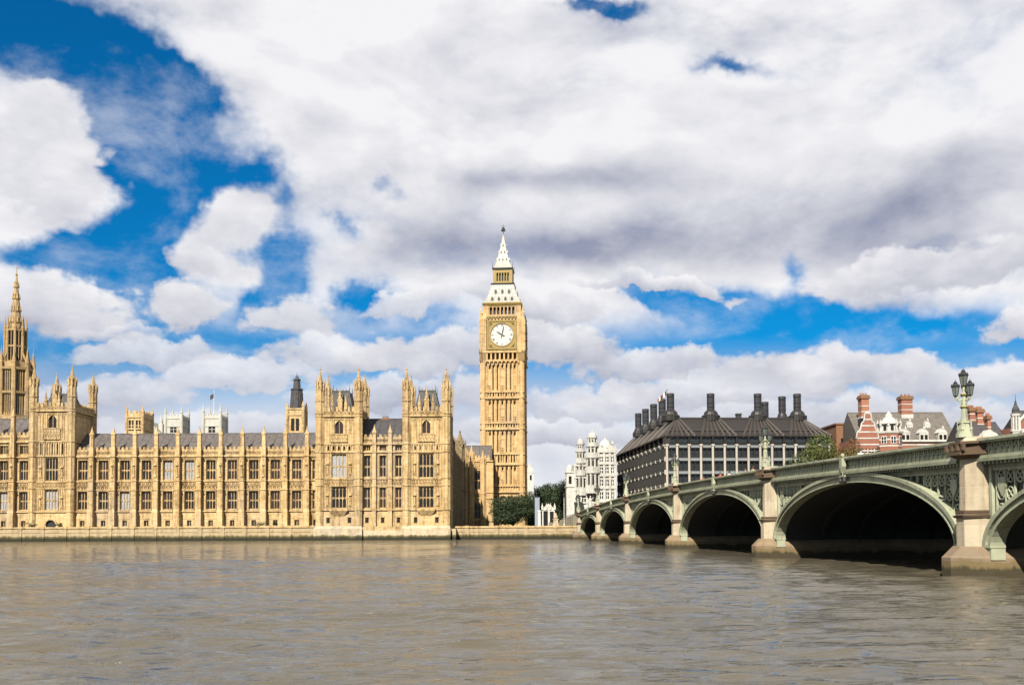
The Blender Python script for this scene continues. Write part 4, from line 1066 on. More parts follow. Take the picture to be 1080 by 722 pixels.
ab = square_tower('abbey', 'white twin-towered abbey rising behind the palace roof', 'abbey', 174.5, 191.5, 500, 440.5, 462, 11, 'stone_abbey', 426.5, [(.3,.7,449,456)])
square_tower('', '', '', 214.5, 232.5, 500, 440.0, 462, 11, 'stone_abbey', 424.5, [(.3,.7,449,456)], parent=ab)
u = MB(); xa, za = P(156, 462, 495); xe, ze = P(172, 462, 495)
xm, zm = P(158, 444, 495); u.prism_y([(xa-3, 3), (xe, 3), (xe, za+1), (xm, zm), (xa-3, za)], 495, 530); u.build('transept_roof', M['roof_white'], ab)
u = MB(); x0, _ = P(171, 455, 500); x1, _ = P(238, 455, 500); u.box(x0-1.5, x0+.5, 499, 510, 3, P(172,447,500)[1]); pinnacle(u, x0-.5, 500, P(172,450,500)[1], P(172,444,500)[1], P(172,434,500)[1], .6); u.box(x0, x1-2, 512, 560, 3, P(200,463,500)[1]); u.build('nave', M['stone_abbey'], ab)
u = MB(); x, z = P(225.5, 440, 505); _, zt = P(225.5, 411, 505); u.tube((x,505,z), (x,505,zt), .16, .07, 6)
u.build('flagpole', M['white_paint'], ab)
u = MB(); _, zf = P(225.5, 414.5, 505)
for k in range(4):
    xa_, xb_ = x-.1-.45*k, x-.1-.45*(k+1)
    u.hexa([(xa_,505+.2*math.sin(k*1.5),zf-2.2-.35*k),(xb_,505+.2*math.sin(k*1.5+1.5),zf-2.55-.35*k),(xb_,505.06+.2*math.sin(k*1.5+1.5),zf-2.55-.35*k),(xa_,505.06+.2*math.sin(k*1.5),zf-2.2-.35*k),
            (xa_,505+.2*math.sin(k*1.5),zf-.3*k),(xb_,505+.2*math.sin(k*1.5+1.5),zf-.3-.3*k),(xb_,505.06+.2*math.sin(k*1.5+1.5),zf-.3-.3*k),(xa_,505.06+.2*math.sin(k*1.5),zf-.3*k)])
u.build('flag', M['slate_dark'], ab)
# ventilation tower
Y = 330; xv, _ = P(313, 440, Y); Z = lambda py: zp(py, Y, 313)
vt = thing('vent_tower', 'stone turret tower topped by a dark slate lantern behind the middle of the palace roof', 'tower', (xv, Y, 2.9), world=True)
b = MB(); r = 2.55
b.wall(xv-r, xv+r, 3, Z(431), Y-r, [(xv-1.3, xv-.25, Z(455), Z(442)), (xv+.25, xv+1.3, Z(455), Z(442))], .5); b.box(xv-r+.01, xv+r-.01, Y-r+.7, Y+r, 3, Z(431)-.1)
b.face([(xv-r,Y-r,3),(xv-r,Y+r,3),(xv-r,Y+r,Z(431)),(xv-r,Y-r,Z(431))]); b.face([(xv+r,Y-r,3),(xv+r,Y+r,3),(xv+r,Y+r,Z(431)),(xv+r,Y-r,Z(431))]); b.face([(xv-r,Y-r,Z(431)),(xv+r,Y-r,Z(431)),(xv+r,Y+r,Z(431)),(xv-r,Y+r,Z(431))])
for py in (458, 438, 432): b.box(xv-r-.25, xv+r+.25, Y-r-.25, Y+r+.25, Z(py)-.2, Z(py)+.25)
for sx in (-1, 1):
    for sy in (-1, 1): b.frus(xv+sx*r, Y+sy*r, 20, Z(430), .5, .45, 8); pinnacle(b, xv+sx*r, Y+sy*r, Z(432), Z(428), Z(423), .35)
b.build('tower', M['stone'], vt)
for sx in (-.78, .78): u = MB(); u.box(xv+sx-.5, xv+sx+.5, Y-r+.35, Y-r+.45, Z(455), Z(442)); u.build('window', M['pane'], vt)
u = MB(); u.frus(xv, Y, Z(431), Z(411), 2.05, 1.65, 8); u.frus(xv, Y, Z(411), Z(410), 1.9, 1.9, 8); u.frus(xv, Y, Z(410), Z(401), 1.15, .95, 8); u.frus(xv, Y, Z(401), Z(400), 1.2, 1.2, 8); u.frus(xv, Y, Z(400), Z(396), .75, .25, 8); u.tube((xv,Y,Z(397)), (xv,Y,Z(392.5)), .14, .05, 5)
for i in range(8): a = PI/8+i*PI/4; u.tube((xv+2.15*math.cos(a), Y+2.15*math.sin(a), Z(431)), (xv+1.75*math.cos(a), Y+1.75*math.sin(a), Z(411)), .13, .1, 4)
for i in range(8): a = i*PI/4; u.box(xv+1.75*math.cos(a)-.2, xv+1.75*math.cos(a)+.2, Y+1.75*math.sin(a)-.2, Y+1.75*math.sin(a)+.2, Z(428), Z(415))
u.build('lantern', M['slate_dark'], vt)

# ------------------------------------------------------------------ bridge
BANG = math.atan(.0611); BX, BY = 27.15, 60.0
def BW(nn, s, z): # bridge frame -> world
    return (BX + nn*math.cos(BANG) - s*math.sin(BANG), BY + nn*math.sin(BANG) + s*math.cos(BANG), z)
br = thing('bridge', 'long sage green iron arch bridge on pale granite piers crossing the river', 'bridge', (BX, BY, 0), BANG)
PIERS = [-65, -34.5, 0, 38, 77.6, 115.6, 150, 181]
BWID = 26.0
def zpar(s): return 8.6-(1.30e-4 if s < 68 else 1.68e-4)*(s-68)**2 if s < 181 else max(4.2, 8.55-1.68e-4*113**2-(s-181)*.038)
def strip(b, n0, n1, lo, hi, s0, s1, ds=1.5):
    m = max(1, math.ceil((s1-s0)/ds))
    for i in range(m):
        a, c = s0+(s1-s0)*i/m, s0+(s1-s0)*(i+1)/m
        b.hexa([(n0,a,lo(a)),(n1,a,lo(a)),(n1,c,lo(c)),(n0,c,lo(c)),(n0,a,hi(a)),(n1,a,hi(a)),(n1,c,hi(c)),(n0,c,hi(c))])
zo = lambda d: (lambda s: zpar(s)+d)
HALF = 1.5
rd = MB(); strip(rd, .5, BWID-.5, zo(-1.75), zo(-1.25), -75, 262, 4); road = struct(rd.build('roadway', M['asphalt'], br))
kb = MB(); strip(kb, .25, 3.6, zo(-1.24), zo(-1.10), -75, 262, 4); strip(kb, BWID-3.6, BWID-.25, zo(-1.24), zo(-1.10), -75, 262, 4); kb.build('pavement', M['paving'], br)
def ell(c, a, zs, zc, k, N, grow=0., growz=0.):
    t = PI*k/N; return c-(a+grow)*math.cos(t), zs+(zc-zs+growz)*math.sin(t)
for i in range(len(PIERS)-1):
    sa, sb = PIERS[i]+HALF, PIERS[i+1]-HALF
    if i == 6: sb = 181-HALF
    c, a = (sa+sb)/2, (sb-sa)/2; zs = 1.72; zc = zpar(c)-1.85
    N = 40
    ring = MB()
    def sect(g, gz): return [ell(c, a-.02, zs, zc, k, N, g, gz) for k in range(N+1)]
    def extrude(b, p0, p1, n0, n1):
        for k in range(N):
            q = [(n0,*p0[k]),(n1,*p0[k]),(n1,*p0[k+1]),(n0,*p0[k+1]),(n0,*p1[k]),(n1,*p1[k]),(n1,*p1[k+1]),(n0,*p1[k+1])]; b.hexa(q)
    side_clip = lambda pts: [(min(max(s, sa-.3), sb+.3), z) for s, z in pts]
    extrude(ring, sect(-.5, -.12), sect(-.05, .33), -.18, .6)          # broad inner face
    extrude(ring, sect(-.06, .32), sect(.30, .56), -.34, .55)          # outer moulding
    extrude(ring, sect(-.56, -.16), sect(-.44, -.08), -.30, .58)       # lower bead
    for s0_, s1_ in ((sa-.06, sa+.56), (sb-.56, sb+.06)): ring.box(-.24, .6, s0_, s1_, 1.02, zs+.02); ring.box(-.32, .6, s0_-.04, s1_+.04, zs-.02, zs+.14)
    ring.build('arch_rib', M['green_pale'], br)
    ring = MB(); extrude(ring, sect(-.5, -.12), sect(.2, .5), BWID-.6, BWID+.2); ring.build('arch_rib', M['green_pale'], br)
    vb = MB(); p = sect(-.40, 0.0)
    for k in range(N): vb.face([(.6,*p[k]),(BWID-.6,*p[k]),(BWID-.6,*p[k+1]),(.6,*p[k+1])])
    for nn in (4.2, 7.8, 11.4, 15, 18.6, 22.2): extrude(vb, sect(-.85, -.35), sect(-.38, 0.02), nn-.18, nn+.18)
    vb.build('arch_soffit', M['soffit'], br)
    # spandrels with tracery
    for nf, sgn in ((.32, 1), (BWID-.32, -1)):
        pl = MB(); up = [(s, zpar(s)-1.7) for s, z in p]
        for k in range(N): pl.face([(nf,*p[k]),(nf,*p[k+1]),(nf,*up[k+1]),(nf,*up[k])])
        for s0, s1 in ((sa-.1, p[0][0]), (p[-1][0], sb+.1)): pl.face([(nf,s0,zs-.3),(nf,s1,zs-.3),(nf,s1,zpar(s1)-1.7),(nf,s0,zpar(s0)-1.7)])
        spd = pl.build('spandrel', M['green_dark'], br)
        if sgn < 0: continue
        tr = MB(); po = sect(.3, .55)
        for sd in (0, 1):
            ks = range(1, 15) if sd == 0 else range(N-15, N-1)
            for k in range(0, N//2):
                kk = k if sd == 0 else N-k
                s_, z_ = po[kk]; zt_ = zpar(s_)-1.72
                if zt_-z_ < .35 or not (sa < s_ < sb): continue
            # panelled uprights and circles filling the corner
            step = .95; q = 0
            while True:
                s_ = (sa+.55+step*q) if sd == 0 else (sb-.55-step*q); q += 1
                u = (s_-c)/(a+.3)
                if abs(u) >= 1: z_ = zs
                else: z_ = zs+(zc-zs+.55)*math.sqrt(1-u*u)
                zt_ = zpar(s_)-1.72
                if zt_-z_ < .4 or q > 14: break
                tr.tube((.2, s_, z_), (.2, s_, zt_), .075, n=5)
                h = zt_-z_; m = int(h/.95)
                for j in range(m):
                    zz = zt_-.5-j*.95; rr = .36
                    sx = s_+(step/2 if sd == 0 else -step/2)
                    for t in range(10):
                        a0, a1 = 2*PI*t/10, 2*PI*(t+1)/10
                        tr.tube((.2, sx+rr*math.cos(a0), zz+rr*math.sin(a0)), (.2, sx+rr*math.cos(a1), zz+rr*math.sin(a1)), .06, n=4)
                    for t in range(4):
                        a0 = PI/4+t*PI/2; tr.tube((.2, sx, zz), (.2, sx+rr*math.cos(a0), zz+rr*math.sin(a0)), .05, n=4)
            # shield in the widest part of the corner
            sx = sa+1.25 if sd == 0 else sb-1.25; zz = zpar(sx)-2.75
            tr.T = Matrix.Translation((.2, sx, zz)) @ Matrix.Rotation(-PI/2, 4, 'Z'); tr.prism_y([(-.42,.5),(.42,.5),(.42,-.05),(0,-.6),(-.42,-.05)], -.12, .02); tr.T = None
        strip(tr, .12, .31, zo(-1.86), zo(-1.70), sa, sb)
        for sx in (sa+.1, sb-.1): tr.box(.05, .31, sx-.14, sx+.14, zs-.2, zpar(sx)-1.7)
        tr.build('tracery', M['green_pale'], spd)
    # fascia, dentils, parapet on both sides
    s0, s1 = PIERS[i]+1.2, PIERS[i+1]-1.2
    for k, (fa, fb, e0, e1) in enumerate(((.06, .5, -.50, -.1), (BWID-.5, BWID-.06, BWID+.1, BWID+.50))):
        fs = MB(); strip(fs, fa, fb, zo(-1.72), zo(-1.32), s0, s1)
        strip(fs, min(fa, e0)+ (0 if k else .02), max(fb, e1)-(.02 if k else 0), zo(-1.34), zo(-1.16), s0, s1)
        if k == 0:
            m = int((s1-s0)/.42)
            for j in range(m): s_ = s0+(j+.5)*(s1-s0)/m; fs.box(-.36, .08, s_-.1, s_+.1, zpar(s_)-1.5, zpar(s_)-1.33)
        fs.build('cornice', M['green'], br)
        pp = MB(); q0, q1 = (-.34, -.06) if k == 0 else (BWID+.06, BWID+.34)
        strip(pp, q0-.14, q1+.14, zo(-.16), zo(0), s0, s1); strip(pp, q0-.05, q1+.05, zo(-.26), zo(-.165), s0, s1); strip(pp, q0-.04, q1+.04, zo(-1.15), zo(-.98), s0, s1)
        if k == 0:
            m = round((s1-s0)/.62); ps = (s1-s0)/m
            for j in range(m):
                s_ = s0+(j+.5)*ps; z_ = zpar(s_); hw = ps/2
                pp.box(-.13, .0, s0+j*ps-.05, s0+j*ps+.05, z_-.985, z_-.24)
                for sd in (-1, 1):                                     # pierced trefoil heads
                    a0 = s_+sd*hw*.95
                    for (sA, zA, sB, zB) in ((a0, z_-.62, s_+sd*hw*.42, z_-.42), (s_+sd*hw*.42, z_-.42, s_, z_-.26), (a0, z_-.97, s_+sd*hw*.3, z_-.80), (s_+sd*hw*.3, z_-.80, s_, z_-.55)):
                        pp.tube((-.06, sA, zA), (-.06, sB, zB), .06, n=4)
                pp.box(-.11, .0, s_-hw*.62, s_+hw*.62, z_-.98, z_-.72); pp.tube((-.06, s_, z_-.72), (-.06, s_, z_-.5), .07, n=4)
        else: strip(pp, q0+.08, q1-.08, zo(-.98), zo(-.24), s0, s1)
        pp.build('parapet', M['green_pale'], br)
        if k == 0:
            pb = MB(); strip(pb, .02, .08, zo(-1.0), zo(-.22), s0, s1); pb.build('parapet_shade', M['green_dark'], br)  # near-black sheet behind the openings, rail shade put into its colour
    # navigation light bracket hung at the crown
    nb = MB(); s_ = c; z_ = zpar(c)
    nb.T = Matrix.Translation((-.45, s_, z_)) @ Matrix.Rotation(-PI/2, 4, 'Z')
    nb.prism_y([(-.28,-.1),(.28,-.1),(.28,-.75),(0,-1.2),(-.28,-.75)], -.18, .15)
    nb.box(-.5, .5, -.12, .1, -1.55, -1.42); nb.T = None
    nb.tube((-.45, s_, z_-1.1), (-.45, s_, z_-1.9), .06, n=5); nb.ball((-.45, s_, z_+.12), .16, 6, 4)
    nbo = nb.build('light_bracket', M['green_pale'], br)
    for d in (-.38, .38):
        nl = MB(); nl.lathe(-.5, s_+d, [(.05, z_-1.55), (.16, z_-1.6), (.17, z_-1.9), (.06, z_-2.0)], 8); nl.build('lamp', M['iron_dark'], nbo)
def octo(nf, prot, hw, back=.3, ch=.98): return [(back, -hw), (nf-.35+0, -hw), (nf-prot, -hw+ch), (nf-prot, hw-ch), (nf-.35, hw), (back, hw)]
for i, s in enumerate(PIERS[1:] ):
    zt = zpar(s)-1.15
    west = i == len(PIERS)-2
    T = Matrix.Translation((0, s, 0))
    b = MB(); b.T = T
    b.prism_z(octo(.2, 1.0, 1.32), 3.85, zt+.02, octo(.2, .95, 1.28)); b.prism_z(octo(.2, 1.15, 1.44), 1.6, 3.42)
    if not west: b.box(.3, BWID-.3, -HALF+.05, HALF-.05, 1.1, zpar(s)-1.8)
    if not west: b.prism_z([(BWID-a_x, y) for a_x, y in octo(.2, 1.0, 1.32)], 1.6, zt)
    pr = b.build('pier', M['granite'], br)
    b = MB(); b.T = T
    b.prism_z(octo(.2, 1.25, HALF+.02), 3.42, 3.56, octo(.2, 1.32, HALF+.08)); b.prism_z(octo(.2, 1.2, HALF-.02), 3.56, 3.72, octo(.2, 1.1, HALF-.08)); b.prism_z(octo(.2, 1.14, HALF-.05), 3.72, 3.86)
    b.build('string_course', M['brown_stone'], pr)
    b = MB(); b.T = T
    if not west:
        A = [(BWID+1.2, -2.0), (.0, -2.0), (-.75, -1.9), (-1.85, -.55), (-1.85, .55), (-.75, 1.9), (.0, 2.0), (BWID+1.2, 2.0)]
        B = [(BWID+.6, -HALF), (.0, -HALF), (-.2, -HALF-.02), (-1.2, -.45), (-1.2, .45), (-.2, HALF+.02), (0, HALF), (BWID+.6, HALF)]
    else:
        A = [(BWID+1.2, -2.1), (-1.1, -2.1), (-2.1, -1.2), (-2.1, 3), (BWID+1.2, 3)]; B = [(BWID+1, -HALF), (-.3, -HALF-.1), (-1.4, -.8), (-1.4, 2.5), (BWID+1, 2.5)]
    b.prism_z(A, -2, 1.12); b.prism_z(A, 1.12, 1.78, B)
    b.build('plinth', M['plinth'], pr)
    b = MB(); b.T = T
    b.prism_z(octo(.2, 1.05, 1.36), zt, zt+.22, octo(.2, 1.4, HALF+.2)); b.prism_z(octo(.2, 1.46, HALF+.24), zt+.22, zt+.42); b.prism_z(octo(.2, 1.22, HALF+.04), zt+.42, zt+.85, octo(.2, 1.18, HALF+.02)); b.prism_z(octo(.2, 1.4, HALF+.2), zt+.85, zt+1.0)
    for sx in (-1, -.33, .33, 1): b.box(-1.28, -1.1, sx-.13, sx+.13, zt+.48, zt+.82)
    b.build('capital', M['brown_stone'], pr)
    b = MB(); b.T = T
    b.prism_z(octo(.2, 1.05, HALF-.1), zt+1.0, zt+1.28, octo(.2, .95, HALF-.2)); b.build('pedestal', M['granite'], pr)
ab_ = MB(); ab_.box(.3, BWID-.3, 181, 262, -1, 4.2); strip(ab_, .2, BWID-.2, lambda s: 2.0, zo(-1.76), 181, 262, 4); ab_.build('abutment', M['granite'], br)
pw = MB(); strip(pw, -.3, .1, lambda s: 2.5, zo(-.1), 182.5, 225, 4); pw.build('approach_wall', M['granite'], br)

def bridge_lamp():
    L = thing('street_lamp', 'lamp', 'street lamp', (0,0,0), 0, 'green lamp standards on the bridge piers')
    b = MB()
    b.frus(0, 0, 0, .28, .52, .50, 8); b.frus(0, 0, .28, .95, .40, .30, 8); b.frus(0, 0, .95, 1.06, .38, .36, 8)
    b.lathe(0, 0, [(.26,1.06),(.20,1.4),(.17,1.9),(.24,1.98),(.24,2.06),(.16,2.14),(.13,2.7),(.22,2.78),(.20,2.9),(.10,3.0),(.09,3.35)], 12)
    for i in range(8): a = i*PI/4; b.tube((.36*math.cos(a), .36*math.sin(a), .3), (.28*math.cos(a), .28*math.sin(a), .95), .035, n=4); b.tube((.21*math.cos(a), .21*math.sin(a), 1.1), (.16*math.cos(a), .16*math.sin(a), 1.95), .025, n=4)
    for i in range(4): a = i*PI/2+PI/4; b.ball((.4*math.cos(a), .4*math.sin(a), .55), .13, 6, 4); b.frus(.42*math.cos(a), .42*math.sin(a), .28, 1.2, .06, .03, 5)
    b.build('post', M['green_pale'], L)
    for z, r in ((1.06,.30),(2.02,.26),(2.84,.24)): g = MB(); g.lathe(0, 0, [(r,z-.04),(r+.02,z),(r,z+.04)], 12); g.build('gilded_ring', M['gold'], L)
    def lantern(x, y, z, sc=1.):
        f = MB()
        f.lathe(x, y, [(.03, z-.12*sc), (.10*sc, z-.04*sc), (.16*sc, z)], 8)
        for i in range(6):
            a = i*PI/3; c, s = math.cos(a), math.sin(a); f.tube((x+.15*sc*c, y+.15*sc*s, z), (x+.27*sc*c, y+.27*sc*s, z+.62*sc), .022*sc, n=4)
        f.frus(x, y, z+.6*sc, z+.67*sc, .27*sc, .29*sc, 6, 0); f.frus(x, y, z+.67*sc, z+.88*sc, .27*sc, .10*sc, 6, 0); f.frus(x, y, z+.88*sc, z+.98*sc, .13*sc, .07*sc, 6, 0)
        for i in range(6): a = i*PI/3; f.frus(x+.27*sc*math.cos(a), y+.27*sc*math.sin(a), z+.66*sc, z+.80*sc, .035*sc, .01, 4)
        f.tube((x, y, z+.96*sc), (x, y, z+1.15*sc), .03*sc, .008, 4)
        fo = f.build('lantern', M['iron_dark'], L)
        gl = MB(); gl.frus(x, y, z+.01, z+.6*sc, .13*sc, .235*sc, 6, 0); gl.build('glass', M['lantern'], fo)
    lantern(0, 0, 3.42, 1.1)
    for i in range(3):
        a = -PI/2 + R(20) + i*2*PI/3; c, s = math.cos(a), math.sin(a)
        arm = MB(); pts = [(.1, 2.55), (.30, 2.45), (.46, 2.52), (.52, 2.70)]
        for (r0, z0), (r1, z1) in zip(pts, pts[1:]): arm.tube((r0*c, r0*s, z0), (r1*c, r1*s, z1), .06, n=6)
        arm.ball((.42*c, .42*s, 2.62), .10, 6, 4); arm.tube((.3*c, .3*s, 2.46), (.2*c, .2*s, 2.15), .04, n=5); arm.tube((.42*c,.42*s,2.62), (.15*c,.15*s,2.92), .035, n=5)
        arm.build('arm', M['green_pale'], L)
        lantern(.52*c, .52*s, 2.76, .98)
    return L
lamp0 = bridge_lamp()
lamp_labels = {0: 'largest green lamp standard, on the big pier before the red brick building',
               38: 'green lamp standard before the right half of the dark office building',
               77.6: 'green lamp standard before the left corner columns of the dark office building',
               115.6: 'small green lamp before the receding side of the dark office building',
               150: 'small green lamp on the pier below the white ornate building',
               181: 'farthest green lamp, on the pier where the bridge meets the bank',
               -34.5: 'green lamp on the bridge pier beyond the right edge'}
for k, s in enumerate([0, 38, 77.6, 115.6, 150, 181, -34.5]):
    o = lamp0 if k == 0 else copy_tree(lamp0)
    o.location = BW(-.55, s, zpar(s)+.13); o.rotation_euler = (0, 0, BANG+k*.4); o['label'] = lamp_labels[s]; o.scale = (.89,)*3

# ------------------------------------------------------------------ dark office building with tall chimneys
OX, OY = 43.5, 290.0
ofc = thing('office_building', 'dark bronze roofed office building with pale columns and tall black chimneys beyond the bridge', 'office building', (OX, OY, 2.9), BANG)
LW, LD, ZE, ZR = 48.0, 82.0, 23.4, 31.2
ZD = 25.3
co = MB(); co.box(.9, LW-.9, .9, LD-.9, 0, ZD); co.build('core', M['bronze_dark'], ofc)
def office_side(length, T, ncol):
    p = length/ncol; front = T == Matrix.Identity(4)
    for k in range(ncol+1):
        c = MB(); c.T = T; x = k*p
        if k == ncol: x -= .5
        if k == 0: x += .5
        cr = .34 if front else .30
        c.frus(x, -.15 if front else .12, 0, ZE-.6, cr, cr*.96, 12); c.box(x-cr-.1, x+cr+.1, -.8+(.52-cr)*1.3, .5, ZE-.6, ZE-.1); c.box(x-cr-.12, x+cr+.12, -.85+(.52-cr)*1.3, .5, 10.6, 10.9)
        c.build('column', M['pilaster'], ofc)
    for k in range(ncol):
        x0, x1 = k*p+(.34 if front else .3), (k+1)*p-(.34 if front else .3); xc = (x0+x1)/2
        b = MB(); b.T = T
        z = ZE-3.72
        for fl in range(6):
            b.cur = 1; b.box(x0, x1, .05, .5, z+(2.62 if front else 3.0), z+3.5)                # pale light shelf
            b.cur = 0; b.box(x0, x1, -.1, .55, z-.22, z+.1); b.box(x0, x1, -.25, .4, z+2.45, z+2.62)
            for q in ((x0, xc, x1) if front else [x0+(x1-x0)*j/5 for j in range(6)]): b.box(q-.1, q+.1, .0 if front else -.32, .55, z+.1, z+2.45)
            z -= 3.72
        b.box(x0, x1, -.15, .5, ZE-.25, ZE+.05)
        bay = b.build('window_bay', [M['bronze_dark'], M['shelf']], ofc)
        g = MB(); g.T = T; z = ZE-3.72
        g.box(x0+.02, x1-.02, .58, .62, ZE-3.72*6, ZE-.3)
        g.build('pane', M['pane_blue'], bay)
        d = MB(); d.T = T
        d.cur = 0; d.box(x0-.5, x0-.1, -.5, 1.5, ZE, ZD+.3); d.box(x1+.1, x1+.5, -.5, 1.5, ZE, ZD+.3); d.prism_y([(x0-.5, ZD+.3), (x1+.5, ZD+.3), (x1, ZD+.9), (x0, ZD+.9)], -.45, 2)
        d.cur = 1; d.box(x0, x1, .2, .3, ZE+.2, ZD+.2)
        d.build('dormer', [M['bronze'], M['pane_blue']], ofc)
TL = Matrix.Translation((0, LD, 0)) @ Matrix.Rotation(-PI/2, 4, 'Z')
office_side(LW, Matrix.Identity(4), 14); office_side(LD, TL, 12)
rf = MB(); IN = 6.2
rf.hexa([(-.6,-.6,ZD+.1),(LW+.6,-.6,ZD+.1),(LW+.6,LD+.6,ZD+.1),(-.6,LD+.6,ZD+.1),(IN*.75,IN,ZR),(LW-IN,IN,ZR),(LW-IN,LD-IN,ZR),(IN*.75,LD-IN,ZR)])
rf.box(IN*.75-.2, LW-IN+.2, IN-.2, IN+.4, ZR-.1, ZR+.35); rf.box(IN*.75-.2, IN*.75+.4, IN+.4, LD-IN, ZR-.1, ZR+.33)
roof = rf.build('roof', M['bronze'], ofc)
chx = [3.3, 15.2, 29.2, 41.0]
front_ch = [(x, IN+1.2) for x in chx]; left_ch = [(3.6, y) for y in (20.5, 33.5, 47, 60)]; back_ch = [(38.5, 13.5), (37.5, 27)]
rb = MB(); N = 28
for k in range(N+1):
    xe = LW*k/N; j = min(range(4), key=lambda q: abs(chx[q]-xe)); xt = chx[j]+max(-2.6, min(2.6, (xe-chx[j])*.40)); xt = max(IN*.75, min(LW-IN, xt))
    rb.tube((xe, -.75, ZD+.15), (xt, IN-.1, ZR+.12), .48, .26, 4)
lcy = [7.5, 20.5, 33.5, 47, 60, 73]
for k in range(46):
    ye = LD*k/45; j = min(range(6), key=lambda q: abs(lcy[q]-ye)); yt = max(IN, min(LD-IN, lcy[j]+max(-2.4, min(2.4, (ye-lcy[j])*.4))))
    rb.tube((-.75, ye, ZD+.15), (IN*.75-.05, yt, ZR+.12), .42, .24, 4)
rb.box(1.2, LW-1.5, 1.05, 1.4, ZD+2.0, ZD+2.2)
rb.build('ribs', M['bronze_rib'], roof)
def chimney(x, y, big=True, base=0.):
    c = MB(); z = ZR-.6+base
    c.lathe(x, y, [(2.7,z),(2.75,z+1.5),(2.2,z+1.8),(1.9,z+2.6),(1.25,z+3.2)] if big else [(2.0,z),(2.0,z+1.2),(1.4,z+2.2),(1.2,z+2.9)], 14)
    q = c.build('chimney', M['bronze_dark'], ofc)
    s = MB(); s.lathe(x, y, [(.95,z+2.9),(.95,z+6.9),(1.15,z+7.2),(1.15,z+8.0),(.9,z+8.1),(.9,z+7.4)], 14)
    for i in range(10): a = 2*PI*i/10; s.box(x+1.05*math.cos(a)-.07, x+1.05*math.cos(a)+.07, y+1.05*math.sin(a)-.07, y+1.05*math.sin(a)+.07, z+3.2, z+7.0)
    for zz in (z+4.2, z+5.4): s.lathe(x, y, [(1.12,zz-.08),(1.16,zz),(1.12,zz+.08)], 14)
    s.build('stack', M['iron_dark'], q)
for x, y in front_ch: chimney(x, y)
for x, y in left_ch: chimney(x, y, False)
for x, y in back_ch: chimney(x, y, False)
vn = MB(); vn.box(22.8, 24.2, 7, 8.5, ZR, ZR+1.3); vn.frus(23.5, 7.7, ZR+1.3, ZR+1.7, .9, .8, 4); vn.build('roof_vent', M['iron_dark'], ofc)
fl = MB(); fx, fy = 3.2, 12.0
fl.tube((fx, fy, ZR), (fx+.1, fy, ZR+9.2), .10, .05, 6); fl.ball((fx+.1, fy, ZR+9.25), .16, 6, 4); pole = fl.build('flagpole', M['iron_dark'], ofc)
fg = MB()
for k in range(6):
    f0, f1 = k/6, (k+1)/6; fg.cur = k % 3
    def fp(f, e): return (fx-.1-2.7*f, fy+.25*math.sin(f*6), ZR+8.9-2.6*f-e*(1.3-.3*f))
    a, b2, c2, d2 = fp(f0, 0), fp(f1, 0), fp(f1, 1), fp(f0, 1)
    fg.hexa([d2, c2, (c2[0],c2[1]+.05,c2[2]), (d2[0],d2[1]+.05,d2[2]), a, b2, (b2[0],b2[1]+.05,b2[2]), (a[0],a[1]+.05,a[2])])
fg.build('flag', [M['iron_dark'], M['white_paint'], M['brick']], ofc)

# ------------------------------------------------------------------ white ornate building with domed turrets
YG = 350.0
def gx(px): return PX(px, YG)
def gz(py): return PZ(py, YG, 620)
wb = thing('white_building', 'white stone baroque building with domed turrets and stepped gables behind the bridge end', 'building', (gx(627), YG, 2.9), world=True)
b = MB(); hs = []
x0, x1, x2 = gx(606), gx(630), gx(649)
for px in (609.5, 616, 622.5, 628): 
    for q0, q1 in ((520,528), (507,515), (495,502)): hs.append((gx(px)-.75, gx(px)+.75, gz(q1+2), gz(q0)))
b.wall(x0, x1, 2.8, gz(488), YG, hs, .6)
hs2 = []
for px in (634, 640, 646):
    for q0, q1 in ((519,526), (506,512), (493,499), (482,487)): hs2.append((gx(px)-.8, gx(px)+.8, gz(q1), gz(q0)))
b.wall(x1, x2, 2.8, gz(476), YG-2.0, hs2, .6)
b.box(x1+.02, x2-.02, YG-1.0, YG+40, 2.8, gz(477)); b.box(x0+.02, x1, YG+.9, YG+40, 2.8, gz(489)); b.face([(x1,YG-2,2.8),(x1,YG-2,gz(476)),(x1,YG,gz(476)),(x1,YG,2.8)]); b.face([(x2,YG-2,2.8),(x2,YG-2,gz(476)),(x2,YG,gz(476)),(x2,YG,2.8)])
for py in (530, 516.5, 503.5, 491): b.box(x0-.3, x1, YG-.5, YG+.05, gz(py)-.2, gz(py)+.35)
for py in (529, 515, 502, 489.5, 477): b.box(x1-.3, x2+.3, YG-2.6, YG-1.95, gz(py)-.2, gz(py)+.4)
for px in (606.5, 612.8, 619.2, 625.5): b.box(gx(px)-.35, gx(px)+.35, YG-.35, YG+.05, 3, gz(490))
for px in (631, 637, 643, 648.3): b.box(gx(px)-.4, gx(px)+.4, YG-2.45, YG-1.95, 3, gz(477))
for px, py, w_ in ((635, 470, 2.3), (646, 468, 1.7)):                        # gables
    b.prism_y([(gx(px)-w_, gz(476)), (gx(px)+w_, gz(476)), (gx(px)+w_*.7, gz(py+3)), (gx(px), gz(py)), (gx(px)-w_*.7, gz(py+3))], YG-2.1, YG+6); pinnacle(b, gx(px), YG-2, gz(py+1), gz(py), gz(py-4), .35)
b.prism_y([(gx(612), gz(488)), (gx(629.5), gz(488)), (gx(621), gz(482))], YG-.2, YG+20)
b.build('wall', M['stone_white'], wb)
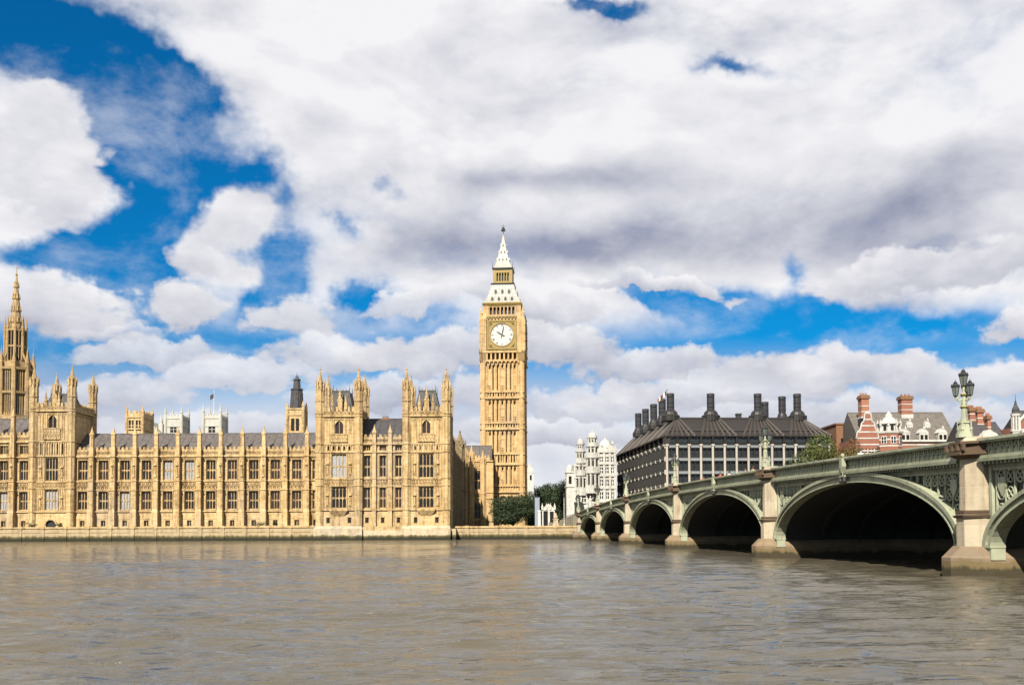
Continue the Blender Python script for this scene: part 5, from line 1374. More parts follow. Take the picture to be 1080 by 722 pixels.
for a, b_, c, d in hs + hs2:
    yy_ = YG if a < x1 else YG-2; u = MB(); u.box(a+.02, b_-.02, yy_+.35, yy_+.45, c, d); wi = u.build('window', M['pane'], wb)
    u = MB(); m = (a+b_)/2; u.box(m-.1, m+.1, yy_+.2, yy_+.34, c, d); u.box(a, b_, yy_+.21, yy_+.34, (c+d)/2-.1, (c+d)/2+.1); u.build('frame', M['white_paint'], wi)
def baroque(px, yc, tiers, capz, dome=True, matd='stone_white'):
    """round turret of diminishing colonnaded tiers"""
    u = MB(); x = gx(px)
    for (q0, q1, hwpx) in tiers:
        r = hwpx/ (F/YG); z0, z1 = gz(q0), gz(q1)
        u.cur = 1; u.frus(x, yc, z0, z1-.3, r*.80, r*.80, 12); u.cur = 0
        for i in range(8): a = 2*PI*i/8+PI/8; u.tube((x+r*.88*math.cos(a), yc+r*.88*math.sin(a), z0), (x+r*.88*math.cos(a), yc+r*.88*math.sin(a), z1), r*.15, r*.14, 6)
        for i in range(8): a = 2*PI*i/8; u.tube((x+r*.76*math.cos(a), yc+r*.76*math.sin(a), z0), (x+r*.76*math.cos(a), yc+r*.76*math.sin(a), z0+(z1-z0)*.35), r*.3, r*.3, 6)
        u.cur = 2
        for i in range(8):
            a = 2*PI*i/8; cx, cy = x+r*.80*math.cos(a), yc+r*.80*math.sin(a); u.frus(cx, cy, z0+(z1-z0)*.42, z1-1.1, r*.13, r*.13, 6)
        u.cur = 0
        u.lathe(x, yc, [(r*.9, z1-.75), (r*1.12, z1-.4), (r*1.12, z1), (r*.85, z1+.1)], 14); u.lathe(x, yc, [(r*1.0, z0-.1), (r*1.0, z0+.5), (r*.9, z0+.6)], 14)
    r = tiers[-1][2]/(F/YG); z1 = gz(tiers[-1][1])
    u.lathe(x, yc, [(r*.95, z1)]+[(r*.95*math.cos(t*PI/14), z1+(gz(capz)-z1)*math.sin(t*PI/14)) for t in range(1, 7)]+[(.1, gz(capz))], 14)
    u.tube((x, yc, gz(capz)), (x, yc, gz(capz-3.5)), .14, .04, 5); u.ball((x, yc, gz(capz-.6)), .35, 6, 4)
    u.build('turret', [M['stone_white'], M['stone_abbey'], M['pane']], wb)
baroque(625, YG-1.5, [(520,498,7.2),(498,482,6.8),(482,470,6.2),(470,461,5.0)], 456)
baroque(613, YG+1, [(522,500,6),(500,487,5.6),(487,475,5.0),(475,467,4.0)], 462)
u = MB(); x = gx(640.5); u.lathe(x, YG+6, [(2.5,gz(478)),(2.5,gz(471.5)),(2.7,gz(471)),(2.2,gz(470.5))], 14); rr = 2.2
u.lathe(x, YG+6, [(rr, gz(470.8))]+[(rr*math.cos(t*PI/14), gz(470.8)+3.0*math.sin(t*PI/14)) for t in range(1, 7)]+[(.1, gz(470.8)+3.0)], 14); u.frus(x, YG+6, gz(463), gz(460), .5, .35, 8); u.ball((x, YG+6, gz(459)), .3, 6, 4); u.build('dome', M['stone_white'], wb)
u = MB(); pitched(u, gx(641), x2, YG+2, YG+16, gz(482), gz(472)); u.build('roof', M['slate'], wb)
# lower pale tower to its left
lt = thing('pale_tower', 'low pale stone tower with a stepped top, left of the white ornate building', 'tower', (PX(601, YG-18), YG-18, 2.9), world=True)
YL = YG-18; u = MB(); xa, xb_ = PX(597.8, YL), PX(605.5, YL); zt = PZ(497, YL, 600)
u.wall(xa, xb_, 2.8, zt, YL, [(xa+.7, xa+1.3, zt-4, zt-1.5), (xb_-1.3, xb_-.7, zt-4, zt-1.5)], .5); u.box(xa+.01, xb_-.01, YL+.8, YL+6, 2.8, zt)
for z in (zt-.4, zt-5): u.box(xa-.25, xb_+.25, YL-.3, YL+6, z, z+.4)
u.frus((xa+xb_)/2, YL+3, zt, zt+1.3, 1.2, 1.1, 8); u.lathe((xa+xb_)/2, YL+3, [(1.1, zt+1.3), (.9, zt+2.0), (.1, zt+2.5)], 10)
u.build('wall', M['stone_white'], lt)
for a in (xa+1.0, xb_-1.0): u = MB(); u.box(a-.28, a+.28, YL+.35, YL+.45, zt-4, zt-1.5); u.build('window', M['pane'], lt)
# white gabled block just right of the clock tower
YQ = 400; qx0, qx1 = PX(555, YQ), PX(563, YQ); zq = PZ(498, YQ, 560)
gb = thing('gabled_building', 'narrow white gabled building peeping out right behind the clock tower', 'building', ((qx0+qx1)/2, YQ, 2.9), world=True)
u = MB(); u.wall(qx0, qx1, 2.8, zq, YQ, [(qx1-1.5, qx1-.7, zq-3, zq-1)], .5); u.box(qx0, qx1-.01, YQ+.7, YQ+12, 2.8, zq); xm = PX(558.5, YQ); u.prism_y([(xm-2.2, zq), (qx1, zq), (xm+.6, zq+2.6), (xm, PZ(487, YQ, 560)), (xm-.6, zq+2.6)], YQ-.1, YQ+10); pinnacle(u, qx1-.4, YQ, zq-.3, zq+.8, zq+2.5, .3); u.build('wall', M['stone_white'], gb)
u = MB(); u.box(qx1-1.5, qx1-.7, YQ+.3, YQ+.4, zq-3, zq-1); u.build('window', M['pane'], gb)

# ------------------------------------------------------------------ striped brick buildings on the right
YB = 285.0
def bx_(px): return PX(px, YB, 455)
def bz(py, px=950): return P(px, py, YB)[1]
bk = thing('brick_building', 'red brick building with white banded gable, corner turret and steep grey roof beyond the bridge', 'building', (bx_(955), YB, 2.9), world=True)
xg0, xg1, xt0, xt1, xe = bx_(903), bx_(927), bx_(927), bx_(951), bx_(1012)
ze = bz(465)
def striped(fn, z0, z1, step=2.3, w=.42):
    z = z0
    while z < z1: fn(z, min(z1, z+w)); z += step
w = MB(); bd = MB(); hs = []
for px in (908, 915, 922): hs.append((bx_(px)-.7, bx_(px)+.7, bz(482), bz(473)))
w.wall(xg0, xg1, 2.8, bz(462), YB, hs, .5); w.box(xg0+.01, xg1-.01, YB+.6, YB+26, 2.8, bz(462)-.1)
prof = [(903,462),(904.5,455),(907.5,453),(909,446),(911.5,444),(912.5,436),(917,433.5),(919,436),(920,444),(922.5,446),(924,453),(926,455),(927,462)]
w.prism_y([(bx_(a), bz(c)) for a, c in prof][::-1], YB-.02, YB+1.0)
zl = 6.0
while zl < bz(436):
    # pale stone bands follow the outline of the gable
    xs_ = [xg0, xg1]
    if zl > bz(462):
        left = [(bz(c), bx_(a)) for a, c in prof[:6]]; right = [(bz(c), bx_(a)) for a, c in prof[6:][::-1]]
        def at(lst):
            for (za, xa), (zb_, xb_) in zip(lst, lst[1:]):
                if za <= zl <= zb_: return xa+(xb_-xa)*(zl-za)/max(.01, zb_-za)
            return lst[-1][1]
        xs_ = [at(left), at(right)]
    bd.box(xs_[0]-.03, xs_[1]+.03, YB-.12, YB+.3, zl, zl+.36); zl += 1.75
for (a, c), (a2, c2) in zip(prof, prof[1:]): w_ = .22; bd.tube((bx_(a), YB-.02, bz(c)), (bx_(a2), YB-.02, bz(c2)), .22, n=4)
w.wall(xt1-.5, xe, 2.8, ze, YB+1.2, [], .4); w.box(xt1-.5, xe, YB+1.6, YB+15, 2.8, ze-.1)
z = 6.0
while z < ze-1: bd.box(xt1-.5, xe, YB+1.08, YB+1.4, z, z+.34); z += 1.75
bd.box(xt1, xe+.2, YB+.6, YB+1.6, ze-.1, ze+.45)
tx = (xt0+xt1)/2; tr = (xt1-xt0)/2
w.frus(tx, YB+1.0, 2.8, bz(456), tr, tr, 8)
wall_o = w.build('wall', M['brick'], bk)
for z in np.arange(5.5, bz(458), 1.75): bd.frus(tx, YB+1.0, z, z+.36, tr*1.02, tr*1.02, 8)
bd.frus(tx, YB+1.0, bz(457), bz(455), tr*1.08, tr*1.12, 8)
bd.build('stone_bands', M['stone_white'], bk)
tt = MB(); tt.frus(tx, YB+1.0, bz(455), bz(446), tr*.78, tr*.72, 8)
for i in range(8): a = PI/8+i*PI/4; tt.tube((tx+tr*.95*math.cos(a), YB+1+tr*.95*math.sin(a), bz(455)), (tx+tr*.85*math.cos(a), YB+1+tr*.85*math.sin(a), bz(447)), .35, .3, 5); pinnacle(tt, tx+tr*.95*math.cos(a), YB+1+tr*.95*math.sin(a), bz(449), bz(446), bz(441.5), .28)
tt.frus(tx, YB+1.0, bz(447), bz(445.5), tr*.95, tr*.95, 8); tt.frus(tx, YB+1.0, bz(445.5), bz(440), tr*.7, tr*.42, 8); tt.frus(tx, YB+1.0, bz(440), bz(437.5), tr*.32, tr*.3, 8); tt.frus(tx, YB+1.0, bz(437.5), bz(433), tr*.3, .05, 8)
tt.build('turret_top', M['stone_white'], bk)
for i in range(-2, 2): 
    a = -PI/2+(i+.5)*PI/4-PI/8; u = MB(); u.T = Matrix.Translation((tx, YB+1, 0)) @ Matrix.Rotation((i+.5)*PI/4+PI/8*0, 4, 'Z')
for k in (-1, 0, 1):
    u = MB(); u.T = Matrix.Translation((tx, YB+1, 0)) @ Matrix.Rotation(k*PI/4, 4, 'Z')
    u.box(-.75, .75, -tr-.12, -tr+.1, bz(468), bz(460)); wi = u.build('window', M['white_paint'], bk)
    u = MB(); u.T = Matrix.Translation((tx, YB+1, 0)) @ Matrix.Rotation(k*PI/4, 4, 'Z')
    for s in (-1, 1): u.box(s*.36-.27, s*.36+.27, -tr-.16, -tr-.10, bz(467.5), bz(464.3)); u.box(s*.36-.27, s*.36+.27, -tr-.16, -tr-.10, bz(463.8), bz(460.6))
    u.build('pane', M['pane'], wi)
    u = MB(); u.T = Matrix.Translation((tx, YB+1, 0)) @ Matrix.Rotation(k*PI/4, 4, 'Z'); u.box(-.4, .4, -tr*.80, -tr*.7, bz(454), bz(448.5)); u.build('window', M['pane'], bk)
for a, b_, c, d in hs:
    u = MB(); u.box(a, b_, YB+.25, YB+.35, c, d); wi = u.build('window', M['pane'], bk); u = MB(); u.box((a+b_)/2-.1, (a+b_)/2+.1, YB+.05, YB+.24, c, d); u.box(a, b_, YB+.06, YB+.24, (c+d)/2-.1, (c+d)/2+.1); u.build('frame', M['white_paint'], wi)
u = MB(); pitched(u, xg0+1.2, xe, YB+1.0, YB+21, ze+.2, bz(431.5), .4); bro = u.build('roof', M['slate_brown'], bk)
def brick_dormer(px, pyt, pyb, yb, hw):
    u = MB(); x = bx_(px); u.cur = 0
    u.box(x-hw, x+hw, yb, yb+4, bz(pyb), bz(pyt+5)); u.prism_y([(x-hw*1.15, bz(pyt+5)), (x+hw*1.15, bz(pyt+5)), (x+hw*.5, bz(pyt+2)), (x, bz(pyt)), (x-hw*.5, bz(pyt+2))], yb-.1, yb+4)
    pinnacle(u, x, yb, bz(pyt+1), bz(pyt), bz(pyt-3), .2)
    u.cur = 1
    for s in (-1, 1): u.box(x+s*hw*.48-hw*.33, x+s*hw*.48+hw*.33, yb-.06, yb+.05, bz(pyb-.8), bz(pyt+7))
    u.build('dormer', [M['stone_white'], M['pane']], bro)
for px in (956.5, 976, 996): brick_dormer(px, 451, 466, YB+1.0, 1.25)
for px in (968, 987): brick_dormer(px, 441, 449, YB+5.5, .8)
def brick_chimney(parent, x0, x1, y0, y1, zb_, zw, zt, matn='brick'):
    u = MB(); u.cur = 0; u.box(x0, x1, y0, y1, zw, zt-1.0); u.cur = 1; u.box(x0-.1, x1+.1, y0-.1, y1+.1, zb_, zw)
    z = zw+1.2
    while z < zt-1.6: u.box(x0-.06, x1+.06, y0-.06, y1+.06, z, z+.24); z += 1.6
    u.cur = 2; u.box(x0-.3, x1+.3, y0-.3, y1+.3, zt-1.0, zt-.35); u.box(x0-.15, x1+.15, y0-.15, y1+.15, zt-.35, zt)
    u.cur = 0
    for k in range(3): u.frus(x0+(x1-x0)*(k+.5)/3, (y0+y1)/2, zt, zt+.7, .26, .22, 8)
    u.build('chimney', [M[matn], M['stone_white'], M['brick_brown']], parent)
brick_chimney(bk, bx_(911), bx_(919), YB+1.4, YB+4.4, bz(440), bz(438), bz(415.5), 'brick_orange')
brick_chimney(bk, bx_(964.5), bx_(976.5), YB+9, YB+12, bz(442), bz(433), bz(413), 'brick')
u = MB(); u.box(bx_(947), bx_(957), YB+20, YB+23, bz(436), bz(428)); u.build('chimney', M['brick_brown'], bk)
# second brick building, nearer and cut by the right edge
YC = 262.0
def cx_(px): return PX(px, YC, 455)
def cz(py, px=1050): return P(px, py, YC)[1]
b2 = thing('brick_building', 'second red brick building at the right edge, with white gable pinnacles and dark roof', 'building', (cx_(1060), YC, 2.9), world=True)
w = MB(); w.box(cx_(1030), cx_(1150), YC, YC+14, 2.8, cz(462)); w.box(cx_(1062), cx_(1150), YC-2.5, YC+6, 2.8, cz(452)); w.build('wall', M['brick'], b2)
u = MB()
z = 8.0
while z < cz(463): u.box(cx_(1030)-.05, cx_(1062), YC-.12, YC+.2, z, z+.45); z += 1.75
u.box(cx_(1061.5), cx_(1150), YC-2.7, YC-2.3, cz(455), cz(453)); u.box(cx_(1030)-.2, cx_(1062), YC-.3, YC+.3, cz(464), cz(462))
u.prism_y([(cx_(1034), cz(462)), (cx_(1054), cz(462)), (cx_(1051), cz(457)), (cx_(1047), cz(455)), (cx_(1044), cz(452.5)), (cx_(1041), cz(455)), (cx_(1037), cz(457))], YC-.3, YC+5)
u.build('stone_bands', M['stone_white'], b2)
u = MB(); u.prism_y([(cx_(1064), cz(452)), (cx_(1112), cz(452)), (cx_(1088), cz(427))], YC-2.4, YC-1.0); u.build('gable', M['brick'], b2)
u = MB(); u.tube((cx_(1064), YC-2.5, cz(452)), (cx_(1088), YC-2.5, cz(427)), .45, n=4); u.tube((cx_(1112), YC-2.5, cz(452)), (cx_(1088), YC-2.5, cz(427)), .45, n=4)
u.tube((cx_(1068), YC-2.5, cz(462)), (cx_(1092), YC-2.5, cz(438)), .3, n=4); u.build('coping', M['stone_white'], b2)
u = MB(); pitched(u, cx_(1020), cx_(1064), YC+.4, YC+13.5, cz(463), cz(443.5), .3); pitched(u, cx_(1086), cx_(1150), YC-1, YC+16, cz(452), cz(431), .3); u.build('roof', M['slate_dark'], b2)
tw = MB(); x = cx_(1066.5); y = YC-2.6
tw.frus(x, y, 2.8, cz(456), 1.1, 1.05, 8)
for i in range(8): a = PI/8+i*PI/4; tw.tube((x+.9*math.cos(a), y+.9*math.sin(a), cz(456)), (x+.85*math.cos(a), y+.85*math.sin(a), cz(439)), .26, .24, 5)
tw.frus(x, y, cz(456), cz(454.5), 1.25, 1.25, 8); tw.frus(x, y, cz(440), cz(437.5), 1.1, 1.25, 8); tw.cur = 1; tw.frus(x, y, cz(456), cz(440), .75, .7, 8); tw.frus(x, y, cz(437.5), cz(434), .95, .8, 8); tw.lathe(x, y, [(.95, cz(434)), (.85, cz(432)), (.45, cz(429)), (.35, cz(427))], 10); tw.frus(x, y, cz(427), cz(424), .25, .18, 8); tw.tube((x, y, cz(424)), (x, y, cz(416)), .09, .03, 5)
tw.build('turret', [M['stone_white'], M['slate_dark']], b2)
brick_chimney(b2, cx_(1036.5), cx_(1042.5), YC+7, YC+9.5, cz(447), cz(445), cz(426), 'brick'); brick_chimney(b2, cx_(1042.8), cx_(1049.5), YC+6, YC+8, cz(452), cz(450), cz(428), 'brick_orange'); brick_chimney(b2, cx_(1049.7), cx_(1053), YC+4, YC+6, cz(455), cz(454), cz(436), 'brick_orange')
# plain brown block left of the striped gable
YK = 300; bb2 = thing('brown_block', 'plain brown brick block between the green tree and the striped gable', 'building', (PX(893, YK), YK, 2.9), world=True)
u = MB(); xa, xb_ = PX(882, YK, 455), PX(906, YK, 455); zt = P(893, 447.5, YK)[1]; u.box(xa, xb_, YK, YK+18, 2.8, zt); u.build('wall', M['brick_brown'], bb2)
u = MB(); u.box(xa-.3, xb_+.3, YK-.3, YK+18.3, zt, zt+.45); u.build('coping', M['brick_brown'], bb2)
u = MB()
for k in range(2):
    for q in range(3): u.box(xa+1.3+q*2.0, xa+2.2+q*2.0, YK-.04, YK+.1, zt-6-5*k, zt-4-5*k)
u.build('window', M['pane'], bb2)

# ------------------------------------------------------------------ trees
def tree(name, label, cat, x, y, z, h, rx, ry, leafm, trunk_h, n, leaf=.5, seed=1, group=None, blobs=10, low=.0):
    rng = random.Random(seed)
    t = thing(name, label, cat, (x, y, z), group=group)
    b = MB(); tr = .10+h*.022
    b.tube((0,0,-.3), (0,0,trunk_h), tr, tr*.75, 8)
    cen = []
    zc = trunk_h*.8+(h-trunk_h*.8)*.5; rz = (h-trunk_h*.8)*.5
    for k in range(blobs):
        a = rng.uniform(0, 2*PI); e = rng.uniform(-.75+low, .85); rad = rng.uniform(.35, .75)
        c = Vector((rx*rad*math.cos(a)*math.sqrt(max(.1, 1-e*e*.7)), ry*rad*math.sin(a)*math.sqrt(max(.1, 1-e*e*.7)), zc+rz*e*.78))
        s = rng.uniform(.28, .46); cen.append((c, s))
        b.tube((0,0,trunk_h*.75), tuple(c*.45+Vector((0,0,trunk_h*.35))), tr*.5, tr*.3, 5); b.tube(tuple(c*.45+Vector((0,0,trunk_h*.35))), tuple(c), tr*.3, tr*.08, 5)
    b.build('trunk', M['bark'], t)
    f = MB()
    for k in range(n):
        c, s = rng.choice(cen)
        while True:
            p = Vector((rng.uniform(-1,1), rng.uniform(-1,1), rng.uniform(-1,1)))
            if .25 < p.length < 1: break
        p = p.normalized()*(p.length**.45)*(1+rng.gauss(0, .08))
        q = c+Vector((p.x*rx*s*1.2, p.y*ry*s*1.2, p.z*rz*s*1.15))
        if q.z < .15: continue
        u = Vector((rng.gauss(0,1), rng.gauss(0,1), rng.gauss(0,1))).normalized(); w = u.cross(p+Vector((0,0,.4))).normalized(); L = leaf*rng.uniform(.5, 1.2)
        f.face([q-u*L*.5, q+w*L*.28, q+u*L*.5, q-w*L*.28])
    f.build('crown', M[leafm], t)
    return t
xq = PX(541, 306)
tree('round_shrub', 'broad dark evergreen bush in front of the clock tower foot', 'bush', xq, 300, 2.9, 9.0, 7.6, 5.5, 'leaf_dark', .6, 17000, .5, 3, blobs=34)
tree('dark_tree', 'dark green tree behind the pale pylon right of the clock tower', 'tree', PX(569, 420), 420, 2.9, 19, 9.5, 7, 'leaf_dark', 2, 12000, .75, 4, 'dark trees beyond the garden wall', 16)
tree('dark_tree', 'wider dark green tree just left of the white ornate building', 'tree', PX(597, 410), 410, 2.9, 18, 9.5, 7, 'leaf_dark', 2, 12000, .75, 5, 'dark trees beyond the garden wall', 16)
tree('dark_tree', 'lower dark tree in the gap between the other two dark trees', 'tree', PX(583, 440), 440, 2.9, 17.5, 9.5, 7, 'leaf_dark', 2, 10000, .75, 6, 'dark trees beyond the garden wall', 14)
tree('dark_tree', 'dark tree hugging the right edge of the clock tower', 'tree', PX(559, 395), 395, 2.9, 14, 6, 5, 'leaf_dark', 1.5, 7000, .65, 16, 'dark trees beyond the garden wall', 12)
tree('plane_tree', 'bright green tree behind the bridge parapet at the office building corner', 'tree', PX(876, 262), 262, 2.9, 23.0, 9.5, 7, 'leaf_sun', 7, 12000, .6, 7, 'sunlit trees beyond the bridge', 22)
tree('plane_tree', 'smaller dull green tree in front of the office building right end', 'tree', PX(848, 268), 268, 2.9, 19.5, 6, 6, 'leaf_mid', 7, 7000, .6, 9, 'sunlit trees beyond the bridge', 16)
tree('rust_tree', 'small rust brown tree against the plain brown block', 'tree', PX(894, 270), 270, 2.9, 22.5, 4.2, 4, 'leaf_rust' if 'leaf_rust' in M else 'leaf_mid', 7, 4500, .5, 11, None, 12)

hg = thing('hedge', 'low dark clipped hedge along the garden behind the pylon', 'hedge', (PX(583, 345), 345, 2.9))
f = MB(); rng = random.Random(2)
for k in range(9000):
    q = Vector((rng.uniform(-9.5, 8.5), rng.uniform(-1.6, 1.6), rng.random()**.7*(4.6+1.1*math.sin(k*.0021)+.8*math.sin(k*.013)))); q.z = q.z*(.75+.35*math.sin(q.x*.9)*math.sin(q.x*.37+1))
    u = Vector((rng.gauss(0,1), rng.gauss(0,1), rng.gauss(0,1))).normalized(); w = u.cross(Vector((.1,.9,.4))).normalized(); L = rng.uniform(.4, .8)
    f.face([q-u*L*.5, q+w*L*.3, q+u*L*.5, q-w*L*.3])
f.build('leaves', M['leaf_dark'], hg)
b = MB()
for k in range(9): b.tube((-8.5+2*k, 0, -.2), (-8.5+2*k+.2, .1, 3.0), .12, .04, 5)
b.build('stems', M['bark'], hg)

# ------------------------------------------------------------------ river walls beyond the palace
gw = river_wall('river_wall', 'low stained garden wall between the palace flank and the bridge', -14.2, 16.5, 243.5, 3.15, 'river_wall', 7.0)
river_wall('river_wall', 'granite embankment wall beyond the bridge arches', 43, 260, 243.0, 3.6, 'river_wall', 9.0)
st = MB(); st.hexa([(-14.25,240,-1),(-13.2,240,-1),(-13.2,252,-1),(-14.25,252,-1),(-14.25,240,2.6),(-13.2,240,2.6),(-13.2,252,2.6),(-14.25,252,2.6)])
struct(st.build('slipway_wall', M['river_wall']))
lawn = MB(); lawn.box(-13.5, 14, 246.2, 312, 2.5, 2.96); M['lawn'] = plain('lawn_grass', (.045,.075,.02), .9, var=.3, scale=1.5); struct(lawn.build('lawn', M['lawn']))

# hedge line, pylon, pavilion and lamp post by the bridge end
YH = 285
pl_ = thing('pylon', 'tall pale blue-grey slab pylon beside the dark bush', 'pylon', (PX(567, YH), YH, 2.9), world=True)
M['pale_blue'] = plain('pale_blue_panel', (.21,.245,.29), .5, var=.12)
u = MB(); x = PX(567, YH); zt = PZ(525, YH, 567); u.box(x-.75, x+.55, YH-.25, YH+.25, 2.9, zt); u.box(x-.85, x+.65, YH-.3, YH+.3, zt, zt+.2); u.build('panel', M['pale_blue'], pl_)
u = MB(); x = PX(569, YH-2); u.frus(x, YH-2, 2.9, PZ(539, YH, 569), .42, .38, 8); u.frus(x, YH-2, PZ(539, YH, 569), PZ(538, YH, 569), .55, .5, 8); u.build('bollard_post', M['white_paint'], pl_)
YV = 330
pv = thing('pavilion', 'small white gothic stone pavilion under the dark trees', 'pavilion', (PX(579, YV), YV, 2.9), world=True)
x = PX(578.5, YV); hw = 2.0; zt = PZ(535.5, YV, 578); u = MB()
u.wall(x-hw, x+hw, 2.9, zt, YV, [(x-hw+.35, x-.2, 3.2, zt-.9), (x+.45, x+hw-.3, 3.4, zt-1.1)], .5); u.box(x-hw+.01, x+hw-.01, YV+.8, YV+4, 2.9, zt)
for xx in (x-hw, x-hw*.33, x+hw*.33, x+hw): pinnacle(u, xx, YV, zt-.5, zt+.4, zt+1.7, .3)
u.prism_y([(x-hw*.9, zt), (x+hw*.9, zt), (x, zt+1.5)], YV+.2, YV+3.5); u.build('wall', M['stone_white'], pv)
for a, b_, c, d in ((x-hw+.35, x-.2, 3.2, zt-.9), (x+.45, x+hw-.3, 3.4, zt-1.1)): u = MB(); u.box(a, b_, YV+.4, YV+.5, c, d); u.build('window', M['pane'], pv)
YO = 262
ob = thing('obelisk', 'cream stone pedestal with a rounded finial standing on the garden wall', 'pedestal', (PX(586, 248), 248, 2.9), world=True)
x = PX(586, 248); u = MB(); u.box(x-.75, x+.75, 247.3, 248.7, 2.5, 3.6); u.box(x-.55, x+.55, 247.5, 248.5, 3.6, 4.6); u.box(x-.7, x+.7, 247.4, 248.6, 4.6, 4.8); u.lathe(x, 248, [(.4,4.8),(.55,5.1),(.5,5.5),(.25,5.8),(.3,6.0),(.05,6.3)], 10); u.build('stone', M['plinth_pale'], ob)
lp = thing('lamp_post', 'slender grey lamp post by the stairs at the bridge end', 'lamp post', (PX(595, 256), 256, 2.9), world=True)
x = PX(595, 256); zt = PZ(524, 256, 595); u = MB(); u.frus(x, 256, 2.9, 3.7, .22, .18, 8); u.tube((x,256,3.7), (x,256,zt), .11, .07, 8); u.ball((x,256,zt-1.8), .16, 6, 4); u.build('post', M['stone_white'], lp)
u = MB(); u.frus(x, 256, zt, zt+.7, .14, .24, 6); u.frus(x, 256, zt+.7, zt+1.0, .26, .05, 6); u.build('lantern', M['iron_dark'], lp)
rl_ = thing('railing', 'dark handrail sloping along the stairs at the bridge end', 'railing', (PX(600, 254), 254, 2.9), world=True)
u = MB(); xa, xb_ = PX(594, 254), PX(609, 254); za, zb_ = PZ(545, 254, 594), PZ(541, 254, 609)
u.tube((xa,254,za), (xb_,254,zb_), .09, n=6); u.tube((xa,254,za-.6), (xb_,254,zb_-.6), .05, n=6)
for k in range(7): t = k/6; u.tube((xa+(xb_-xa)*t,254,2.9), (xa+(xb_-xa)*t,254,za+(zb_-za)*t), .05, n=5)
u.build('rail', M['iron_dark'], rl_)
sa_ = thing('statue', 'pale standing statue on a pedestal at the far end of the bridge', 'statue', BW(3.0, 186, 5.0), world=True)
bx0, by0, bz0 = BW(3.0, 186, 5.0); u = MB(); u.box(bx0-.7, bx0+.7, by0-.7, by0+.7, 4.5, 7.2); u.box(bx0-.85, bx0+.85, by0-.85, by0+.85, 7.2, 7.5); u.build('pedestal', M['granite'], sa_)
u = MB(); u.lathe(bx0, by0, [(.45,7.5),(.5,8.0),(.36,8.9),(.42,9.4),(.30,9.7),(.12,9.8),(.17,10.0),(.15,10.2),(.03,10.35)], 10); u.tube((bx0+.35,by0,9.5), (bx0+.8,by0-.1,9.9), .12, .09, 6); u.tube((bx0-.35,by0,9.5), (bx0-.5,by0-.15,8.8), .12, .09, 6); u.build('figure', M['stone_abbey'], sa_)

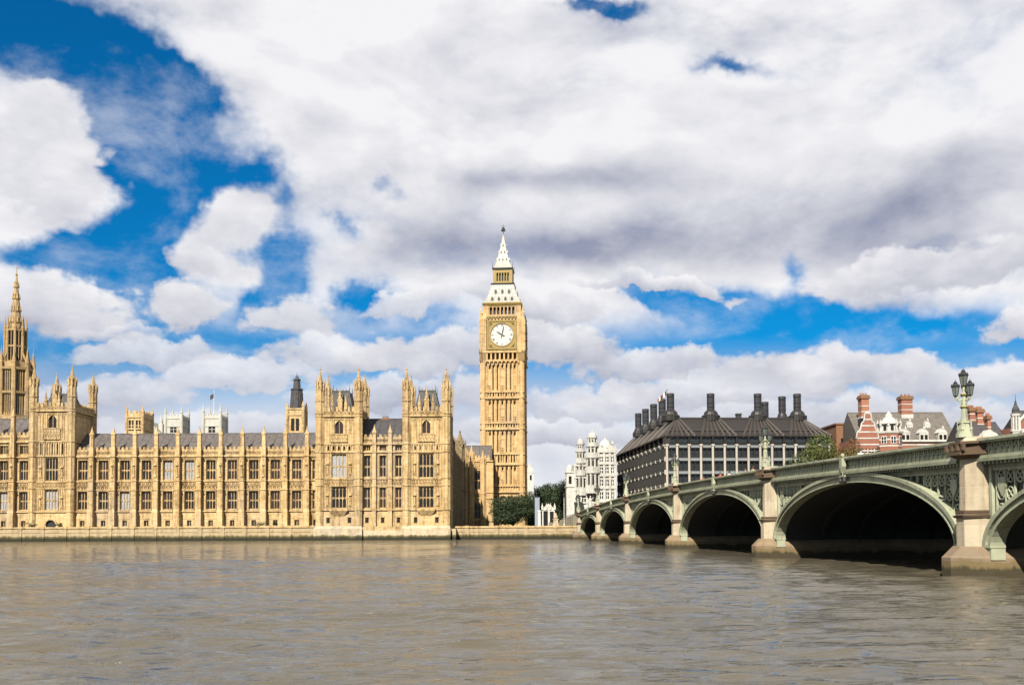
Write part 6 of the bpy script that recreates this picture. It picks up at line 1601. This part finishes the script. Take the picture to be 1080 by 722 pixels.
# ------------------------------------------------------------------ people crossing the bridge, plants on the terrace
def clothm(n_, c): return plain(n_, c, .85, var=.1)
SK = clothm('skin', (.42,.26,.18)); HAIR = clothm('hair', (.05,.035,.025))
def person(label, loc, rz, top, legs, seed):
    t = thing('person', label, 'person', loc, rz, 'people walking on the bridge')
    rng = random.Random(seed); st_ = rng.uniform(.12, .26)
    J = {'pel':(0,0,.95),'chest':(0,0,1.28),'neck':(0,0,1.47),'head':(0,-.02,1.60),'top':(0,-.01,1.70),
         'shL':(-.19,0,1.40),'elL':(-.24,st_*.5,1.13),'haL':(-.24,-st_*.1,.88),'shR':(.19,0,1.40),'elR':(.24,-st_*.3,1.13),'haR':(.24,-st_*.9,.92),
         'hiL':(-.09,0,.90),'knL':(-.10,-st_*.7,.50),'anL':(-.10,-st_,.08),'toL':(-.10,-st_-.16,.03),'hiR':(.09,0,.90),'knR':(.10,st_*.3,.49),'anR':(.10,st_,.10),'toR':(.10,st_-.14,.03)}
    RD = {'pel':.15,'chest':.165,'neck':.06,'head':.105,'top':.08,'shL':.075,'elL':.048,'haL':.035,'shR':.075,'elR':.048,'haR':.035,'hiL':.10,'knL':.062,'anL':.045,'toL':.035,'hiR':.10,'knR':.062,'anR':.045,'toR':.035}
    E = [('pel','chest'),('chest','neck'),('neck','head'),('head','top'),('chest','shL'),('shL','elL'),('elL','haL'),('chest','shR'),('shR','elR'),('elR','haR'),('pel','hiL'),('hiL','knL'),('knL','anL'),('anL','toL'),('pel','hiR'),('hiR','knR'),('knR','anR'),('anR','toR')]
    ks = list(J); me = bpy.data.meshes.new('tmp'); me.from_pydata([J[k] for k in ks], [(ks.index(a), ks.index(b)) for a, b in E], [])
    o = bpy.data.objects.new('tmp', me); COL.objects.link(o)
    sk = o.modifiers.new('s', 'SKIN'); o.modifiers.new('ss', 'SUBSURF').levels = 1
    for k, v in zip(ks, me.skin_vertices[0].data): v.radius = (RD[k], RD[k]*(.72 if k in ('chest','pel') else 1)); v.use_root = (k == 'pel')
    dg = bpy.context.evaluated_depsgraph_get(); m2 = bpy.data.meshes.new_from_object(o.evaluated_get(dg))
    bpy.data.objects.remove(o)
    for m in (top, legs, SK, M['black']): m2.materials.append(m)
    for p in m2.polygons:
        c = p.center; p.use_smooth = True
        p.material_index = 2 if c.z > 1.49 or (abs(c.x) > .2 and c.z < .95 and c.z > .8) else (0 if c.z > .93 or (abs(c.x) > .18 and c.z > .85) else (3 if c.z < .09 else 1))
    b = bpy.data.objects.new('body', m2); COL.objects.link(b); b.parent = t
    h = MB(); h.lathe(0, .015, [(.02,1.80),(.075,1.775),(.112,1.70),(.118,1.63),(.10,1.56),(.085,1.53)], 10); h.build('hair', HAIR, t, smooth=True)
    return t
RED, WHT, NAV, GRY, BLK, TAN = clothm('red_cloth', (.45,.03,.03)), clothm('white_cloth', (.6,.6,.58)), clothm('navy_cloth', (.03,.04,.09)), clothm('grey_cloth', (.2,.2,.2)), clothm('black_cloth', (.02,.02,.02)), clothm('tan_cloth', (.34,.25,.15))
PPL = [(60.0, RED, BLK, 'person in a red top on the bridge beside the person in white'), (57.0, WHT, NAV, 'person in a white top on the bridge beside the person in red'),
       (51.5, GRY, NAV, 'person in a grey top above the crown of the middle bridge arch'), (47.0, TAN, BLK, 'person in a tan top right of the middle bridge arch crown'),
       (19.5, WHT, GRY, 'person in a white top on the bridge in front of the green tree'), (16.8, BLK, BLK, 'person all in black on the bridge before the striped brick gable'),
       (88.0, NAV, TAN, 'person in a navy top far along the bridge'), (69.0, RED, NAV, 'person in a red top and navy trousers left of the pair')]
for k, (s, a, b_, lab) in enumerate(PPL):
    person(lab, BW(.95+.25*(k % 3), s, zpar(s)-1.10), BANG+(PI if k % 2 else 0), a, b_, k)
for k, (px, w_) in enumerate([(34, 1.2), (62, 1.0), (273, 2.2), (292, .9), (378, 1.1)]):
    yv = 246.5 if px < 330 else 239.9
    if px > 330: continue
    labs = ['low dark box shrub left of the arched doorway on the terrace', 'dark terrace shrub just right of the arched doorway', 'long low dark terrace shrub near the pavilion end of the wing', 'small dark terrace shrub beside the long low one']
    tree('terrace_shrub', labs[k], 'shrub', PX(px, yv), yv, 3.06, 1.5, w_, .8, 'leaf_dark', .4, 500, .22, 30+k, 'clipped shrubs on the palace terrace', 6)
